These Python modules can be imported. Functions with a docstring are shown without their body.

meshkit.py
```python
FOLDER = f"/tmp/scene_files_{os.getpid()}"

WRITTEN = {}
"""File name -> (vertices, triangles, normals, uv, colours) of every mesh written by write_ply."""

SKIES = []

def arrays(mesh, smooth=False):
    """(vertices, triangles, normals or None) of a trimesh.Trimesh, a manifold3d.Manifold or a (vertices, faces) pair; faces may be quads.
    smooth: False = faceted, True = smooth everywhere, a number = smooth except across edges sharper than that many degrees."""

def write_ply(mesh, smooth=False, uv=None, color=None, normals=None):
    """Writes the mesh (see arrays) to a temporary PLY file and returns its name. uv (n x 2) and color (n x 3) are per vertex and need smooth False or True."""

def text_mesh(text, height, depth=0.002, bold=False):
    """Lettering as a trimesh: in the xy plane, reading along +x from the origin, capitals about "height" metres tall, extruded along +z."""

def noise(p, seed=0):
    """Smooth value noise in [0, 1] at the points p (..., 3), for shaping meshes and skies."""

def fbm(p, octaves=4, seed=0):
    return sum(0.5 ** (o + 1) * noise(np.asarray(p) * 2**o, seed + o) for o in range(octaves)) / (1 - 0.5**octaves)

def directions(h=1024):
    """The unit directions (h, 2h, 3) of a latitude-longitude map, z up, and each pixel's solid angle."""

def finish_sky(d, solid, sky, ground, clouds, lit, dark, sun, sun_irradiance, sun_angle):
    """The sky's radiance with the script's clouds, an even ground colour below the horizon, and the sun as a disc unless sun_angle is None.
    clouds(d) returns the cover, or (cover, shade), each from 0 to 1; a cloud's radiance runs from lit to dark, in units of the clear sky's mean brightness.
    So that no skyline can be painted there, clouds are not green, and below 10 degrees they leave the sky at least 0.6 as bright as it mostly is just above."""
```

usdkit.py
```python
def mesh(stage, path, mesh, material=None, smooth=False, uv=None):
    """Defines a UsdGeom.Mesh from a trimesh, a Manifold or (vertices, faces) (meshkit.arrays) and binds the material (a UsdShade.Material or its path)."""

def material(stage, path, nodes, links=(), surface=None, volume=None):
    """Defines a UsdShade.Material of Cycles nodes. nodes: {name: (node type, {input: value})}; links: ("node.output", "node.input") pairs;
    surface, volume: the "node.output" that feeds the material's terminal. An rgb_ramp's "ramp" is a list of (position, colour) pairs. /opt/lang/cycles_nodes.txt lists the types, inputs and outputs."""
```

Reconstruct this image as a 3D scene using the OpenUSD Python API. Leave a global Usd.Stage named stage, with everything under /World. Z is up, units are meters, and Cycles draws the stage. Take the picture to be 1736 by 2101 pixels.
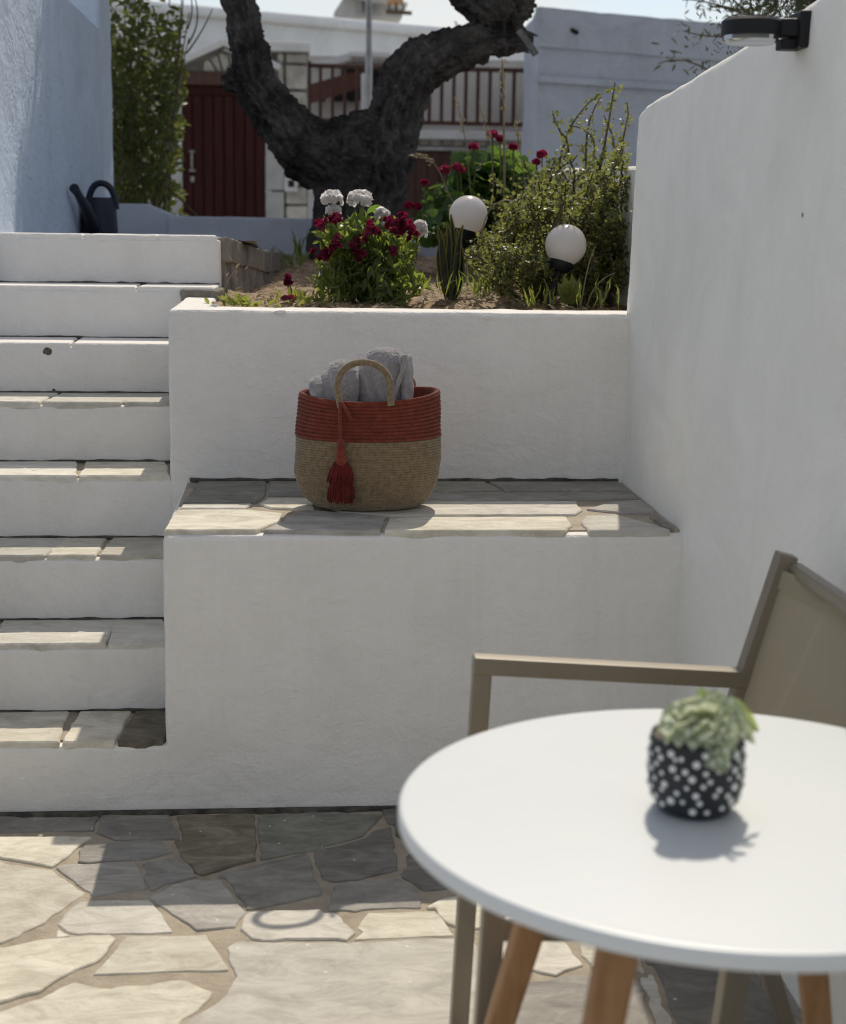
import math, random
import numpy as np, trimesh, manifold3d as m3, usdkit, meshkit
from shapely.geometry import Polygon, box as sbox
from scipy.spatial import Voronoi
from pxr import Usd, UsdGeom, UsdLux, UsdShade, Gf, Sdf

stage = Usd.Stage.CreateInMemory()
UsdGeom.SetStageUpAxis(stage, UsdGeom.Tokens.z)
UsdGeom.SetStageMetersPerUnit(stage, 1.0)
W_ = UsdGeom.Xform.Define(stage, '/World'); stage.SetDefaultPrim(W_.GetPrim())
UsdGeom.Scope.Define(stage, '/World/Looks')
rng = np.random.default_rng(7); random.seed(7)

# ---------------------------------------------------------------- camera, sky, sun
F, PITCH, YAW, ROLL, EYE = 3211.0, 0.18315, 0.08656, -0.01491, 1.45
EXPOSURE, SKY, SUN = 0.17, 0.096, 0.72
SUN_EL, SUN_AZ = math.radians(50.6), math.radians(13.0)

def axes():
    f = np.array([math.sin(YAW)*math.cos(PITCH), math.cos(YAW)*math.cos(PITCH), -math.sin(PITCH)])
    r = np.array([math.cos(YAW), -math.sin(YAW), 0]); d = np.cross(f, r)
    c, s = math.cos(ROLL), math.sin(ROLL)
    return np.array([c*r+s*d, -s*r+c*d, f])
AX = axes()
cam = UsdGeom.Camera.Define(stage, '/World/camera')
cam.CreateHorizontalApertureAttr(36.0); cam.CreateVerticalApertureAttr(36.0*1024/846)
cam.CreateFocalLengthAttr(36.0*F/1736); cam.CreateClippingRangeAttr(Gf.Vec2f(0.05, 2000))
cam.CreateFStopAttr(5.2); cam.CreateFocusDistanceAttr(4.2); cam.CreateExposureAttr(EXPOSURE)
M = np.eye(4); M[0, :3] = AX[0]; M[1, :3] = -AX[1]; M[2, :3] = -AX[2]; M[3, :3] = [0, 0, EYE]
cam.AddTransformOp().Set(Gf.Matrix4d(M.tolist()))
SD = np.array([math.sin(SUN_AZ)*math.cos(SUN_EL), math.cos(SUN_AZ)*math.cos(SUN_EL), math.sin(SUN_EL)])
sun = UsdLux.DistantLight.Define(stage, '/World/sun')
sun.CreateIntensityAttr(SUN); sun.CreateNormalizeAttr(True); sun.CreateAngleAttr(0.53); sun.CreateColorAttr(Gf.Vec3f(1.0, .91, .77))
x_ = np.cross([0, 0, 1], SD); x_ /= np.linalg.norm(x_); y_ = np.cross(SD, x_)
M = np.eye(4); M[0, :3] = x_; M[1, :3] = y_; M[2, :3] = SD
sun.AddTransformOp().Set(Gf.Matrix4d(M.tolist()))
mk = lambda name, nodes, links, surface='p.BSDF': usdkit.material(stage, '/World/Looks/'+name, nodes, links, surface=surface)
dome = UsdLux.DomeLight.Define(stage, '/World/sky')
sky = mk('sky_light', {
    's': ('sky_texture', {'sky_type': 'single_scattering', 'sun_disc': False, 'sun_elevation': SUN_EL, 'sun_rotation': SUN_AZ, 'altitude': 50., 'aerosol_density': 1.3}),
    'tc': ('texture_coordinate', {}), 'map': ('mapping', {'scale': (1.3, 1.3, 4.0)}),
    'n': ('noise_texture', {'scale': 2.2, 'detail': 7, 'roughness': .58, 'distortion': .5}),
    'r': ('rgb_ramp', {'ramp': [(.41, (0, 0, 0)), (.70, (.75, .75, .75))]}),
    'm': ('mix', {'color2': (8.3, 7.5, 6.6)}), 'b': ('background_shader', {'strength': SKY})},
    [('tc.generated', 'map.vector'), ('map.vector', 'n.vector'), ('n.fac', 'r.fac'), ('r.color', 'm.fac'), ('s.color', 'm.color1'), ('m.color', 'b.color')], 'b.background')
UsdShade.MaterialBindingAPI.Apply(dome.GetPrim()).Bind(sky)

# ---------------------------------------------------------------- helpers
def ray(u, v): return np.array([(u-868)/F, (v-1050.5)/F, 1.0]) @ AX
def PY(u, v, Y):
    d = ray(u, v); return np.array([0, 0, EYE]) + d*(Y/d[1])
def PZ(u, v, Z):
    d = ray(u, v); return np.array([0, 0, EYE]) + d*((Z-EYE)/d[2])
def PX(u, v, X):
    d = ray(u, v); return np.array([0, 0, EYE]) + d*(X/d[0])
used = {}
def path_for(name, parent):
    base = '/World' if parent is None else str(parent.GetPath())
    k = (base, name); n = used.get(k, 0); used[k] = n+1
    return base+'/'+(name if n == 0 else f'{name}_{n:03d}')
def tag(p, label=None, cat=None, group=None, kind=None):
    for k, v in (('label', label), ('category', cat), ('group', group), ('kind', kind)):
        if v: p.SetCustomDataByKey(k, v)
    return p
def thing(name, label, cat, loc=(0, 0, 0), group=None):
    x = UsdGeom.Xform.Define(stage, path_for(name, None))
    x.AddTranslateOp().Set(Gf.Vec3d(*map(float, loc)))
    p = tag(x.GetPrim(), label, cat, group); ORG[str(p.GetPath())] = np.array(loc, float); return p
ORG = {}
def put(name, mesh, mat, parent=None, smooth=False, label=None, cat=None, group=None, kind=None):
    """mesh in world coordinates; stored relative to its thing's base"""
    v, f = arr(mesh)
    p = path_for(name, parent)
    if parent is not None: v = v - ORG[str(parent.GetPath())]
    prim = usdkit.mesh(stage, p, trimesh.Trimesh(v, f, process=False), mat, smooth).GetPrim()
    if parent is not None: ORG[p] = ORG[str(parent.GetPath())]
    return tag(prim, label, cat, group, kind)
def arr(m):
    if hasattr(m, 'to_mesh'):
        q = m.to_mesh(); return np.array(q.vert_properties[:, :3], float), np.array(q.tri_verts)
    if isinstance(m, trimesh.Trimesh): return np.array(m.vertices), np.array(m.faces)
    return np.asarray(m[0], float), np.asarray(m[1], int)
def join(ms):
    vs, fs, n = [], [], 0
    for m in ms:
        v, f = arr(m); vs.append(v); fs.append(f+n); n += len(v)
    return np.vstack(vs), np.vstack(fs)
def sph(c, r, n=12): return m3.Manifold.sphere(r, n).translate(tuple(map(float, c)))
def hull(pts, r=None, n=12):
    if r is None: return m3.Manifold.hull_points(np.asarray(pts, float))
    return m3.Manifold.batch_hull([sph(p, r if np.isscalar(r) else r[i], n) for i, p in enumerate(pts)])
def rbox(lo, hi, r=.01, n=12):
    lo, hi = np.array(lo, float), np.array(hi, float)
    return hull([[(lo, hi)[i][0]+(r, -r)[i], (lo, hi)[j][1]+(r, -r)[j], (lo, hi)[k][2]+(r, -r)[k]] for i in (0, 1) for j in (0, 1) for k in (0, 1)], r, n)
def box(lo, hi): return trimesh.creation.box(bounds=[lo, hi])
def beam(a, b, w, h, up=(0, 0, 1), r=0):
    """bar from a to b, w across, h along up"""
    a, b = np.array(a, float), np.array(b, float); d = (b-a)/np.linalg.norm(b-a)
    s = np.cross(d, up); s /= np.linalg.norm(s); u = np.cross(s, d)
    pts = [p+s*i*(w/2-r)+u*j*(h/2-r)+d*r*e for p, e in ((a, 1), (b, -1)) for i in (-1, 1) for j in (-1, 1)]
    return hull(pts, r, 8) if r else hull(pts)
def rough(m, res, amp, scale, seed=0, oct=4, amp2=0, scale2=1):
    """finely divided and displaced along the normals by noise taken in world space"""
    if res: m = m.refine_to_length(res)
    v, f = arr(m); t = trimesh.Trimesh(v, f, process=False)
    n = meshkit.arrays(t, True)[2]
    d = (meshkit.fbm(v*scale, oct, seed)-.5)*2*amp
    if amp2: d = d + (meshkit.fbm(v*scale2, 3, seed+9)-.5)*2*amp2
    return v+n*d[:, None], f
def tube(pts, rad, n=6, cap=True):
    pts = np.asarray(pts, float); k = len(pts); rad = np.broadcast_to(np.asarray(rad, float), (k,))
    t = np.gradient(pts, axis=0); t /= np.linalg.norm(t, axis=1, keepdims=True)+1e-12
    ref = np.array([0, 0, 1.]) if abs(t[0][2]) < .9 else np.array([1., 0, 0])
    vs = []
    a = np.arange(n)*2*math.pi/n
    for i in range(k):
        s = np.cross(t[i], ref); s /= np.linalg.norm(s)+1e-12; u = np.cross(s, t[i]); ref = u
        vs.append(pts[i]+rad[i]*(np.cos(a)[:, None]*s+np.sin(a)[:, None]*u))
    v = np.vstack(vs+[pts[:1], pts[-1:]]); f = []
    for i in range(k-1):
        for j in range(n):
            p, q = i*n+j, i*n+(j+1) % n
            f += [[p, p+n, q], [q, p+n, q+n]]
    if cap:
        for j in range(n):
            f += [[j, (j+1) % n, k*n], [(k-1)*n+(j+1) % n, (k-1)*n+j, k*n+1]]
    return v, np.array(f)
def curve(pts, n=16):
    pts = np.asarray(pts, float); k = len(pts)
    from scipy.interpolate import CubicSpline
    s = np.r_[0, np.cumsum(np.linalg.norm(np.diff(pts, axis=0), axis=1))]
    return CubicSpline(s, pts)(np.linspace(0, s[-1], n))
def lathe(prof, n=48, c=(0, 0, 0), sy=1.0):
    prof = np.asarray(prof, float); a = np.arange(n)*2*math.pi/n
    v = np.stack([prof[:, 0][:, None]*np.cos(a), prof[:, 0][:, None]*np.sin(a)*sy, np.repeat(prof[:, 1][:, None], n, 1)], -1).reshape(-1, 3)+np.array(c)
    f = []
    for i in range(len(prof)-1):
        for j in range(n):
            p, q = i*n+j, i*n+(j+1) % n
            f += [[p, q, p+n], [q, q+n, p+n]]
    return v, np.array(f)
def slab(poly, z0, z1, bev=.004, jit=.003, step=.035, seed=0):
    """a flat stone from a plan outline: wavering chipped edge, bevelled top"""
    p = Polygon(poly).buffer(0)
    if p.geom_type != 'Polygon': p = max(p.geoms, key=lambda g: g.area)
    p = p.buffer(-.004).buffer(.004, quad_segs=2)
    if p.geom_type != 'Polygon' and not p.is_empty: p = max(p.geoms, key=lambda g: g.area)
    if p.is_empty: return None
    L = p.exterior.length; c_ = np.array(p.exterior.coords); q = np.vstack([c_[i]+(c_[i+1]-c_[i])*np.arange(m_)[:, None]/m_ for i in range(len(c_)-1) for m_ in [max(1, int(round(np.linalg.norm(c_[i+1]-c_[i])/step)))]])
    n = len(q)
    q3 = np.c_[q, np.full(n, seed*.37)]
    q = q+np.c_[meshkit.fbm(q3*22, 3, seed)-.5, meshkit.fbm(q3*22, 3, seed+5)-.5]*2*jit*2
    g = Polygon(q).buffer(0)
    if g.is_empty: return None
    if g.geom_type != 'Polygon': g = max(g.geoms, key=lambda s: s.area)
    top = g.buffer(-bev)
    if top.is_empty or top.geom_type != 'Polygon': top = g
    a = np.array(g.exterior.coords)[:-1]; b = np.array([top.exterior.interpolate(top.exterior.project(__import__('shapely').geometry.Point(x))).coords[0] for x in a])
    if Polygon(a).exterior.is_ccw is False: a, b = a[::-1], b[::-1]
    k = len(a); tl = rng.normal(0, .004, 2)*min(1, .3/max(L, .01)); cx = a.mean(0)
    tz = lambda xy: z1+((xy-cx)@tl)
    v = np.vstack([np.c_[a, np.full(k, z0)], np.c_[a, tz(a)-bev], np.c_[b, tz(b)]])
    f = []
    for i in range(k):
        j = (i+1) % k
        for o in (0, k): f += [[o+i, o+j, o+k+i], [o+j, o+k+j, o+k+i]]
    import mapbox_earcut
    t = mapbox_earcut.triangulate_float64(b, np.array([k], np.uint32)).reshape(-1, 3)
    e1, e2 = b[t[:, 1]]-b[t[:, 0]], b[t[:, 2]]-b[t[:, 0]]
    fl = e1[:, 0]*e2[:, 1]-e1[:, 1]*e2[:, 0] < 0
    t[fl] = t[fl][:, ::-1]
    return v, np.vstack([np.array(f), t+2*k])
def leaves(pos, d, nrm, length, width, fold=.25, shape='lance'):
    """one little folded blade per row"""
    pos, d, nrm = (np.asarray(x, float) for x in (pos, d, nrm)); n = len(pos)
    d = d/np.linalg.norm(d, axis=1, keepdims=True); s = np.cross(d, nrm); s /= np.linalg.norm(s, axis=1, keepdims=True)+1e-9; u = np.cross(s, d)
    L = np.broadcast_to(length, (n,))[:, None]; Wd = np.broadcast_to(width, (n,))[:, None]
    prof = {'lance': [(.38, 1.), (.72, .72)], 'round': [(.28, .95), (.72, .95)], 'heart': [(.12, .8), (.5, 1.0)]}[shape]
    rows = [pos]
    for t, w in prof:
        rows += [pos+d*L*t-s*Wd/2*w+u*fold*Wd*.5*w, pos+d*L*t-u*L*.06*t, pos+d*L*t+s*Wd/2*w+u*fold*Wd*.5*w]
    rows += [pos+d*L-u*L*.16]
    v = np.stack(rows, 1).reshape(-1, 3); b = (np.arange(n)*8)[:, None]
    tri = np.array([[0, 2, 1], [0, 3, 2], [1, 2, 5], [1, 5, 4], [2, 3, 6], [2, 6, 5], [4, 5, 7], [5, 6, 7]])
    return v, (b[:, None]+tri[None]).reshape(-1, 3)
def rdir(n, up=0.):
    d = rng.normal(size=(n, 3)); d[:, 2] += up; return d/np.linalg.norm(d, axis=1, keepdims=True)
def prism(prof, lo, hi, axis=0):
    """extrude a 2-D outline (the two other axes in order) along an axis"""
    cs = m3.CrossSection([np.asarray(prof, float)], m3.FillRule.NonZero)
    v, f = arr(m3.Manifold.extrude(cs, hi-lo)); o = v.copy()
    if axis == 0: v = np.c_[o[:, 2]+lo, o[:, 0], o[:, 1]]
    elif axis == 1: v = np.c_[o[:, 0], o[:, 2]+lo, o[:, 1]]; f = f[:, ::-1]
    else: v[:, 2] += lo
    return v, f

# ---------------------------------------------------------------- materials
POS = ('geometry', {})
def noisy(name, c1, c2, scale=6., rough_=.8, bump=.3, bscale=40., dist=.004, lo=.35, hi=.65, spec=.3, c3=None, stretch=(1, 1, 1), extra=None, rand=0., **kw):
    n = {'g': ('geometry', {}), 'mp': ('mapping', {'scale': stretch}),
         'n': ('noise_texture', {'scale': scale, 'detail': 6, 'roughness': .6}),
         'r': ('rgb_ramp', {'ramp': [(lo, c1), (hi, c2)] if c3 is None else [(lo, c1), ((lo+hi)/2, c2), (hi, c3)]}),
         'b': ('noise_texture', {'scale': bscale, 'detail': 5, 'roughness': .65}),
         'u': ('bump', {'strength': bump, 'distance': dist}),
         'p': ('principled_bsdf', {'roughness': rough_, 'specular_ior_level': spec, **kw})}
    l = [('g.position', 'mp.vector'), ('mp.vector', 'n.vector'), ('mp.vector', 'b.vector'), ('n.fac', 'r.fac'), ('b.fac', 'u.height'), ('u.normal', 'p.normal')]
    if rand:
        n['o'] = ('object_info', {}); n['mr'] = ('map_range', {'to_min': 1-rand, 'to_max': 1+rand}); n['h'] = ('hsv', {})
        l += [('o.random', 'mr.value'), ('mr.result', 'h.value'), ('r.color', 'h.color'), ('h.color', 'p.base_color')]
    else: l += [('r.color', 'p.base_color')]
    return mk(name, n, l)
def plaster(name, base, bump=.6, dark=.86, spots=True, trowel=.5):
    """limewash: cloudy tone, orange-peel and trowel ridges, small dark flecks where paint has come off"""
    b = np.array(base)
    n = {'g': ('geometry', {}), 'n1': ('noise_texture', {'scale': 2.3, 'detail': 7, 'roughness': .72, 'distortion': .8}),
         'r1': ('rgb_ramp', {'ramp': [(.34, tuple(b*dark)), (.58, tuple(b))]}),
         'n2': ('noise_texture', {'scale': 30., 'detail': 4, 'roughness': .6}), 'n3': ('noise_texture', {'scale': 150., 'detail': 3, 'roughness': .6}),
         'mp': ('mapping', {'scale': (1, 1, 1.7)}), 'n4': ('noise_texture', {'scale': 7.5, 'detail': 5, 'roughness': .55, 'distortion': 1.6}),
         'a1': ('math', {'math_type': 'multiply_add', 'value2': .35}), 'a2': ('math', {'math_type': 'multiply_add', 'value2': trowel*2.2}),
         'u': ('bump', {'strength': bump, 'distance': .008}),
         'v': ('voronoi_texture', {'scale': 3.1}), 'vr': ('rgb_ramp', {'ramp': [(.012, (.16, .14, .12)), (.02, (1, 1, 1))]}), 'mm': ('mix', {'mix_type': 'multiply', 'fac': 1. if spots else 0.}),
         'ms': ('mapping', {'scale': (9, 9, .7)}), 'ns': ('noise_texture', {'scale': 1., 'detail': 5, 'roughness': .7}), 'rs': ('rgb_ramp', {'ramp': [(.32, (.93, .925, .91)), (.5, (1, 1, 1))]}), 'm3': ('mix', {'mix_type': 'multiply', 'fac': .5}),
         'cd': ('noise_texture', {'scale': 5., 'detail': 4}), 'cm': ('mix', {'mix_type': 'linear_light', 'fac': .10}), 'cv': ('voronoi_texture', {'scale': 1.5, 'feature': 'distance_to_edge'}), 'cr': ('rgb_ramp', {'ramp': [(.0012, (.62, .60, .57)), (.0035, (1, 1, 1))]}),
         'ck': ('noise_texture', {'scale': 1.7, 'detail': 2}), 'cf': ('rgb_ramp', {'ramp': [(.98, (0, 0, 0)), (1., (.1, .1, .1))]}), 'm4': ('mix', {'mix_type': 'multiply'}),
         'p': ('principled_bsdf', {'roughness': .82, 'specular_ior_level': .25})}
    return mk(name, n, [('g.position', 'ms.vector'), ('ms.vector', 'ns.vector'), ('ns.fac', 'rs.fac'), ('mm.color', 'm3.color1'), ('rs.color', 'm3.color2'), ('g.position', 'cd.vector'), ('g.position', 'cm.color1'), ('cd.color', 'cm.color2'), ('cm.color', 'cv.vector'), ('cv.distance', 'cr.fac'), ('g.position', 'ck.vector'), ('ck.fac', 'cf.fac'), ('cf.color', 'm4.fac'), ('m3.color', 'm4.color1'), ('cr.color', 'm4.color2'), ('g.position', 'n1.vector'), ('g.position', 'n2.vector'), ('g.position', 'n3.vector'), ('g.position', 'mp.vector'), ('mp.vector', 'n4.vector'), ('g.position', 'v.vector'),
        ('n1.fac', 'r1.fac'), ('n3.fac', 'a1.value1'), ('n2.fac', 'a1.value3'), ('n4.fac', 'a2.value1'), ('a1.value', 'a2.value3'), ('a2.value', 'u.height'), ('u.normal', 'p.normal'),
        ('v.distance', 'vr.fac'), ('r1.color', 'mm.color1'), ('vr.color', 'mm.color2'), ('m4.color', 'p.base_color')])
WALL = plaster('limewash', (.835, .80, .745), bump=.65, dark=.93)
WALLR = plaster('limewash_smooth', (.82, .805, .74), bump=.35, dark=.92, trowel=.25)
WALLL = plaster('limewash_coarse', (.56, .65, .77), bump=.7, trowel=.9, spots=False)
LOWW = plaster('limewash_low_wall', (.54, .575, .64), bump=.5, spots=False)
FARW = plaster('limewash_far', (.74, .75, .74), bump=.3, spots=False)
GREYW = plaster('grey_render', (.37, .40, .45), bump=.9, trowel=1.2, spots=False)
def stone(name, a, b, c, seed):
    n = {'g': ('geometry', {}), 'o': ('object_info', {}), 'mp': ('mapping', {'location': (seed*3.1, seed*1.7, 0), 'rotation': (0, 0, .25*seed), 'scale': (1, 2.1, 1.5)}),
         'ad': ('vector_math', {'math_type': 'add'}), 'cx': ('combine_xyz', {}), 'mu': ('math', {'math_type': 'multiply', 'value2': 37.}),
         'n': ('noise_texture', {'scale': 8., 'detail': 9, 'roughness': .72, 'distortion': .8}),
         'r': ('rgb_ramp', {'ramp': [(.36, a), (.5, b), (.63, c)]}),
         'n2': ('noise_texture', {'scale': 55., 'detail': 5, 'roughness': .7}), 'mr': ('map_range', {'to_min': .78, 'to_max': 1.15}), 'h': ('hsv', {}),
         'sp': ('voronoi_texture', {'scale': 16.}), 'sr': ('rgb_ramp', {'ramp': [(.045, (.85, .85, .85)), (.07, (0, 0, 0))]}), 'sm': ('mix', {'color2': (.75, .73, .68)}),
         'a1': ('math', {'math_type': 'multiply_add', 'value2': .5}), 'u': ('bump', {'strength': .75, 'distance': .005}),
         'p': ('principled_bsdf', {'roughness': .78, 'specular_ior_level': .3})}
    return mk(name, n, [('o.random', 'mu.value1'), ('mu.value', 'cx.x'), ('mu.value', 'cx.y'), ('g.position', 'ad.vector1'), ('cx.vector', 'ad.vector2'), ('ad.vector', 'mp.vector'), ('mp.vector', 'n.vector'), ('g.position', 'n2.vector'),
        ('n.fac', 'r.fac'), ('o.random', 'mr.value'), ('mr.result', 'h.value'), ('r.color', 'h.color'), ('g.position', 'sp.vector'), ('sp.distance', 'sr.fac'), ('sr.color', 'sm.fac'), ('h.color', 'sm.color1'), ('sm.color', 'p.base_color'),
        ('n2.fac', 'a1.value1'), ('n.fac', 'a1.value3'), ('a1.value', 'u.height'), ('u.normal', 'p.normal')])
ST = {'cream': stone('stone_cream', (.485, .44, .35), (.62, .577, .468), (.73, .685, .57), 1),
      'pale': stone('stone_pale', (.50, .468, .402), (.635, .598, .518), (.74, .70, .615), 2),
      'grey': stone('stone_grey', (.27, .252, .222), (.36, .338, .30), (.45, .425, .38), 3),
      'slate': stone('stone_slate', (.17, .158, .135), (.235, .22, .192), (.31, .293, .26), 4),
      'brown': stone('stone_brown', (.12, .10, .072), (.20, .172, .122), (.29, .255, .19), 5),
      'green': stone('stone_green', (.20, .195, .16), (.275, .268, .222), (.36, .35, .295), 6)}
MORTAR = noisy('mortar', (.31, .26, .19), (.46, .395, .305), scale=14, bump=.8, bscale=70, dist=.006, lo=.3, hi=.7)
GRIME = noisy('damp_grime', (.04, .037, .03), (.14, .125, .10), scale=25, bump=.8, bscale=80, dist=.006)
CEMENT = noisy('raw_cement', (.12, .105, .085), (.31, .275, .225), scale=9, bump=1., bscale=45, dist=.01, stretch=(1.5, 1.5, .45), lo=.33, hi=.66)
SOIL = noisy('dry_soil', (.11, .066, .038), (.47, .33, .20), scale=35, bump=.6, bscale=120, dist=.006, lo=.33, hi=.68)
LITTER = noisy('leaf_litter', (.36, .25, .14), (.62, .5, .32), scale=60, rough_=.8, bump=.2, rand=0)
GROUND = noisy('dusty_ground', (.28, .25, .2), (.4, .36, .3), scale=3)
WHITE = noisy('table_laminate', (.64, .67, .67), (.665, .69, .69), scale=3, rough_=.38, bump=.03, bscale=300, dist=.0005, spec=.4)
WOOD = noisy('beech_wood', (.27, .14, .06), (.39, .22, .105), scale=9, rough_=.5, bump=.1, bscale=60, dist=.001, stretch=(6, 6, .5), lo=.3, hi=.7)
METAL = noisy('taupe_paint', (.20, .168, .12), (.225, .19, .138), scale=8, rough_=.46, bump=.06, bscale=400, dist=.0004, spec=.6, metallic=.35, coat_weight=.6, coat_roughness=.4)
SLING = mk('sling_fabric', {'g': ('geometry', {}), 'w': ('wave_texture', {'scale': 160., 'bands_direction': 'z'}), 'w2': ('wave_texture', {'scale': 160., 'bands_direction': 'y'}), 'a': ('math', {'math_type': 'add'}), 'u': ('bump', {'strength': .25, 'distance': .001}),
    'n': ('noise_texture', {'scale': 4.}), 'r': ('rgb_ramp', {'ramp': [(.3, (.50, .44, .31)), (.7, (.56, .49, .35))]}), 'p': ('principled_bsdf', {'roughness': .75, 'specular_ior_level': .2}), 't': ('translucent_bsdf', {'color': (.34, .29, .2)}), 'm': ('mix_closure', {'fac': .3})},
    [('g.position', 'w.vector'), ('g.position', 'w2.vector'), ('w.fac', 'a.value1'), ('w2.fac', 'a.value2'), ('a.value', 'u.height'), ('u.normal', 'p.normal'), ('g.position', 'n.vector'), ('n.fac', 'r.fac'), ('r.color', 'p.base_color'), ('p.BSDF', 'm.closure1'), ('t.BSDF', 'm.closure2')], 'm.closure')
BLACK = noisy('black_paint', (.006, .006, .008), (.008, .008, .010), rough_=.5, bump=.05, bscale=300, dist=.0004, spec=.3)
NAVY = noisy('navy_plastic', (.006, .007, .016), (.009, .011, .022), rough_=.45, bump=.05, spec=.4)
POTM = noisy('charcoal_glaze', (.018, .021, .025), (.028, .031, .035), scale=20, rough_=.6, bump=.15, bscale=150, dist=.001)
DOTM = noisy('white_dots', (.70, .70, .68), (.78, .78, .76), rough_=.55, bump=.05)
def leafmat(name, a, b, t, k=.4, scale=30., rough_=.45, spec=.4, veins=None):
    n = {'g': ('geometry', {}), 'n': ('noise_texture', {'scale': scale, 'detail': 3}), 'r': ('rgb_ramp', {'ramp': [(.32, a), (.68, b)]}), 'p': ('principled_bsdf', {'roughness': rough_, 'specular_ior_level': spec}), 't': ('translucent_bsdf', {'color': t}), 'm': ('mix_closure', {'fac': k}), 'ri': ('hsv', {}), 'mr': ('map_range', {'to_min': .65, 'to_max': 1.35})}
    return mk(name, n, [('g.position', 'n.vector'), ('n.fac', 'r.fac'), ('g.random_per_island', 'mr.value'), ('mr.result', 'ri.value'), ('r.color', 'ri.color'), ('ri.color', 'p.base_color'), ('p.BSDF', 'm.closure1'), ('t.BSDF', 'm.closure2')], 'm.closure')
L_BUSH = leafmat('jade_bush_leaf', (.04, .062, .018), (.14, .16, .05), (.42, .44, .11), .36, rough_=.42, spec=.45)
L_GER = leafmat('geranium_leaf', (.03, .075, .02), (.08, .14, .04), (.24, .40, .06), .42, scale=14)
L_FLOW = leafmat('lance_leaf', (.04, .075, .022), (.11, .155, .05), (.40, .50, .09), .48, scale=20, rough_=.35, spec=.5)
L_LIME = leafmat('lime_weed_leaf', (.13, .17, .04), (.28, .3, .09), (.45, .5, .1), .45)
L_VINE = leafmat('climber_leaf', (.022, .04, .015), (.085, .11, .04), (.26, .30, .06), .35, scale=8)
L_TREE = leafmat('carob_leaf', (.03, .05, .02), (.06, .085, .03), (.09, .14, .03), .2)
L_OLIVE = leafmat('olive_leaf', (.06, .075, .045), (.14, .16, .10), (.12, .15, .06), .2)
L_CON = leafmat('conifer_needle', (.02, .035, .015), (.05, .07, .03), (.10, .14, .04), .2)
L_SNAKE = leafmat('dark_blade', (.018, .025, .014), (.04, .05, .025), (.05, .07, .02), .1)
L_EDGE = leafmat('yellow_margin', (.30, .26, .10), (.42, .36, .16), (.4, .36, .12), .3)
L_POT = mk('silver_veined_leaf', {'g': ('geometry', {}), 'v': ('voronoi_texture', {'scale': 95., 'feature': 'distance_to_edge'}), 'r': ('rgb_ramp', {'ramp': [(.03, (.08, .13, .06)), (.11, (.50, .58, .40)), (.28, (.84, .87, .76))]}), 'p': ('principled_bsdf', {'roughness': .5, 'specular_ior_level': .3}), 't': ('translucent_bsdf', {'color': (.78, .82, .56)}), 'm': ('mix_closure', {'fac': .38})},
    [('g.position', 'v.vector'), ('v.distance', 'r.fac'), ('r.color', 'p.base_color'), ('p.BSDF', 'm.closure1'), ('t.BSDF', 'm.closure2')], 'm.closure')
L_POT2 = leafmat('young_green_leaf', (.30, .40, .13), (.52, .60, .32), (.6, .72, .25), .45, scale=60)
P_RED = leafmat('crimson_petal', (.11, .005, .022), (.22, .012, .05), (.30, .012, .06), .35, scale=40, rough_=.5)
P_PINK = leafmat('cerise_petal', (.33, .015, .06), (.48, .03, .10), (.5, .03, .12), .35, scale=40)
P_WHITE = leafmat('white_petal', (.86, .84, .82), (.9, .885, .87), (.95, .92, .9), .62, scale=30, rough_=.6)
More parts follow.
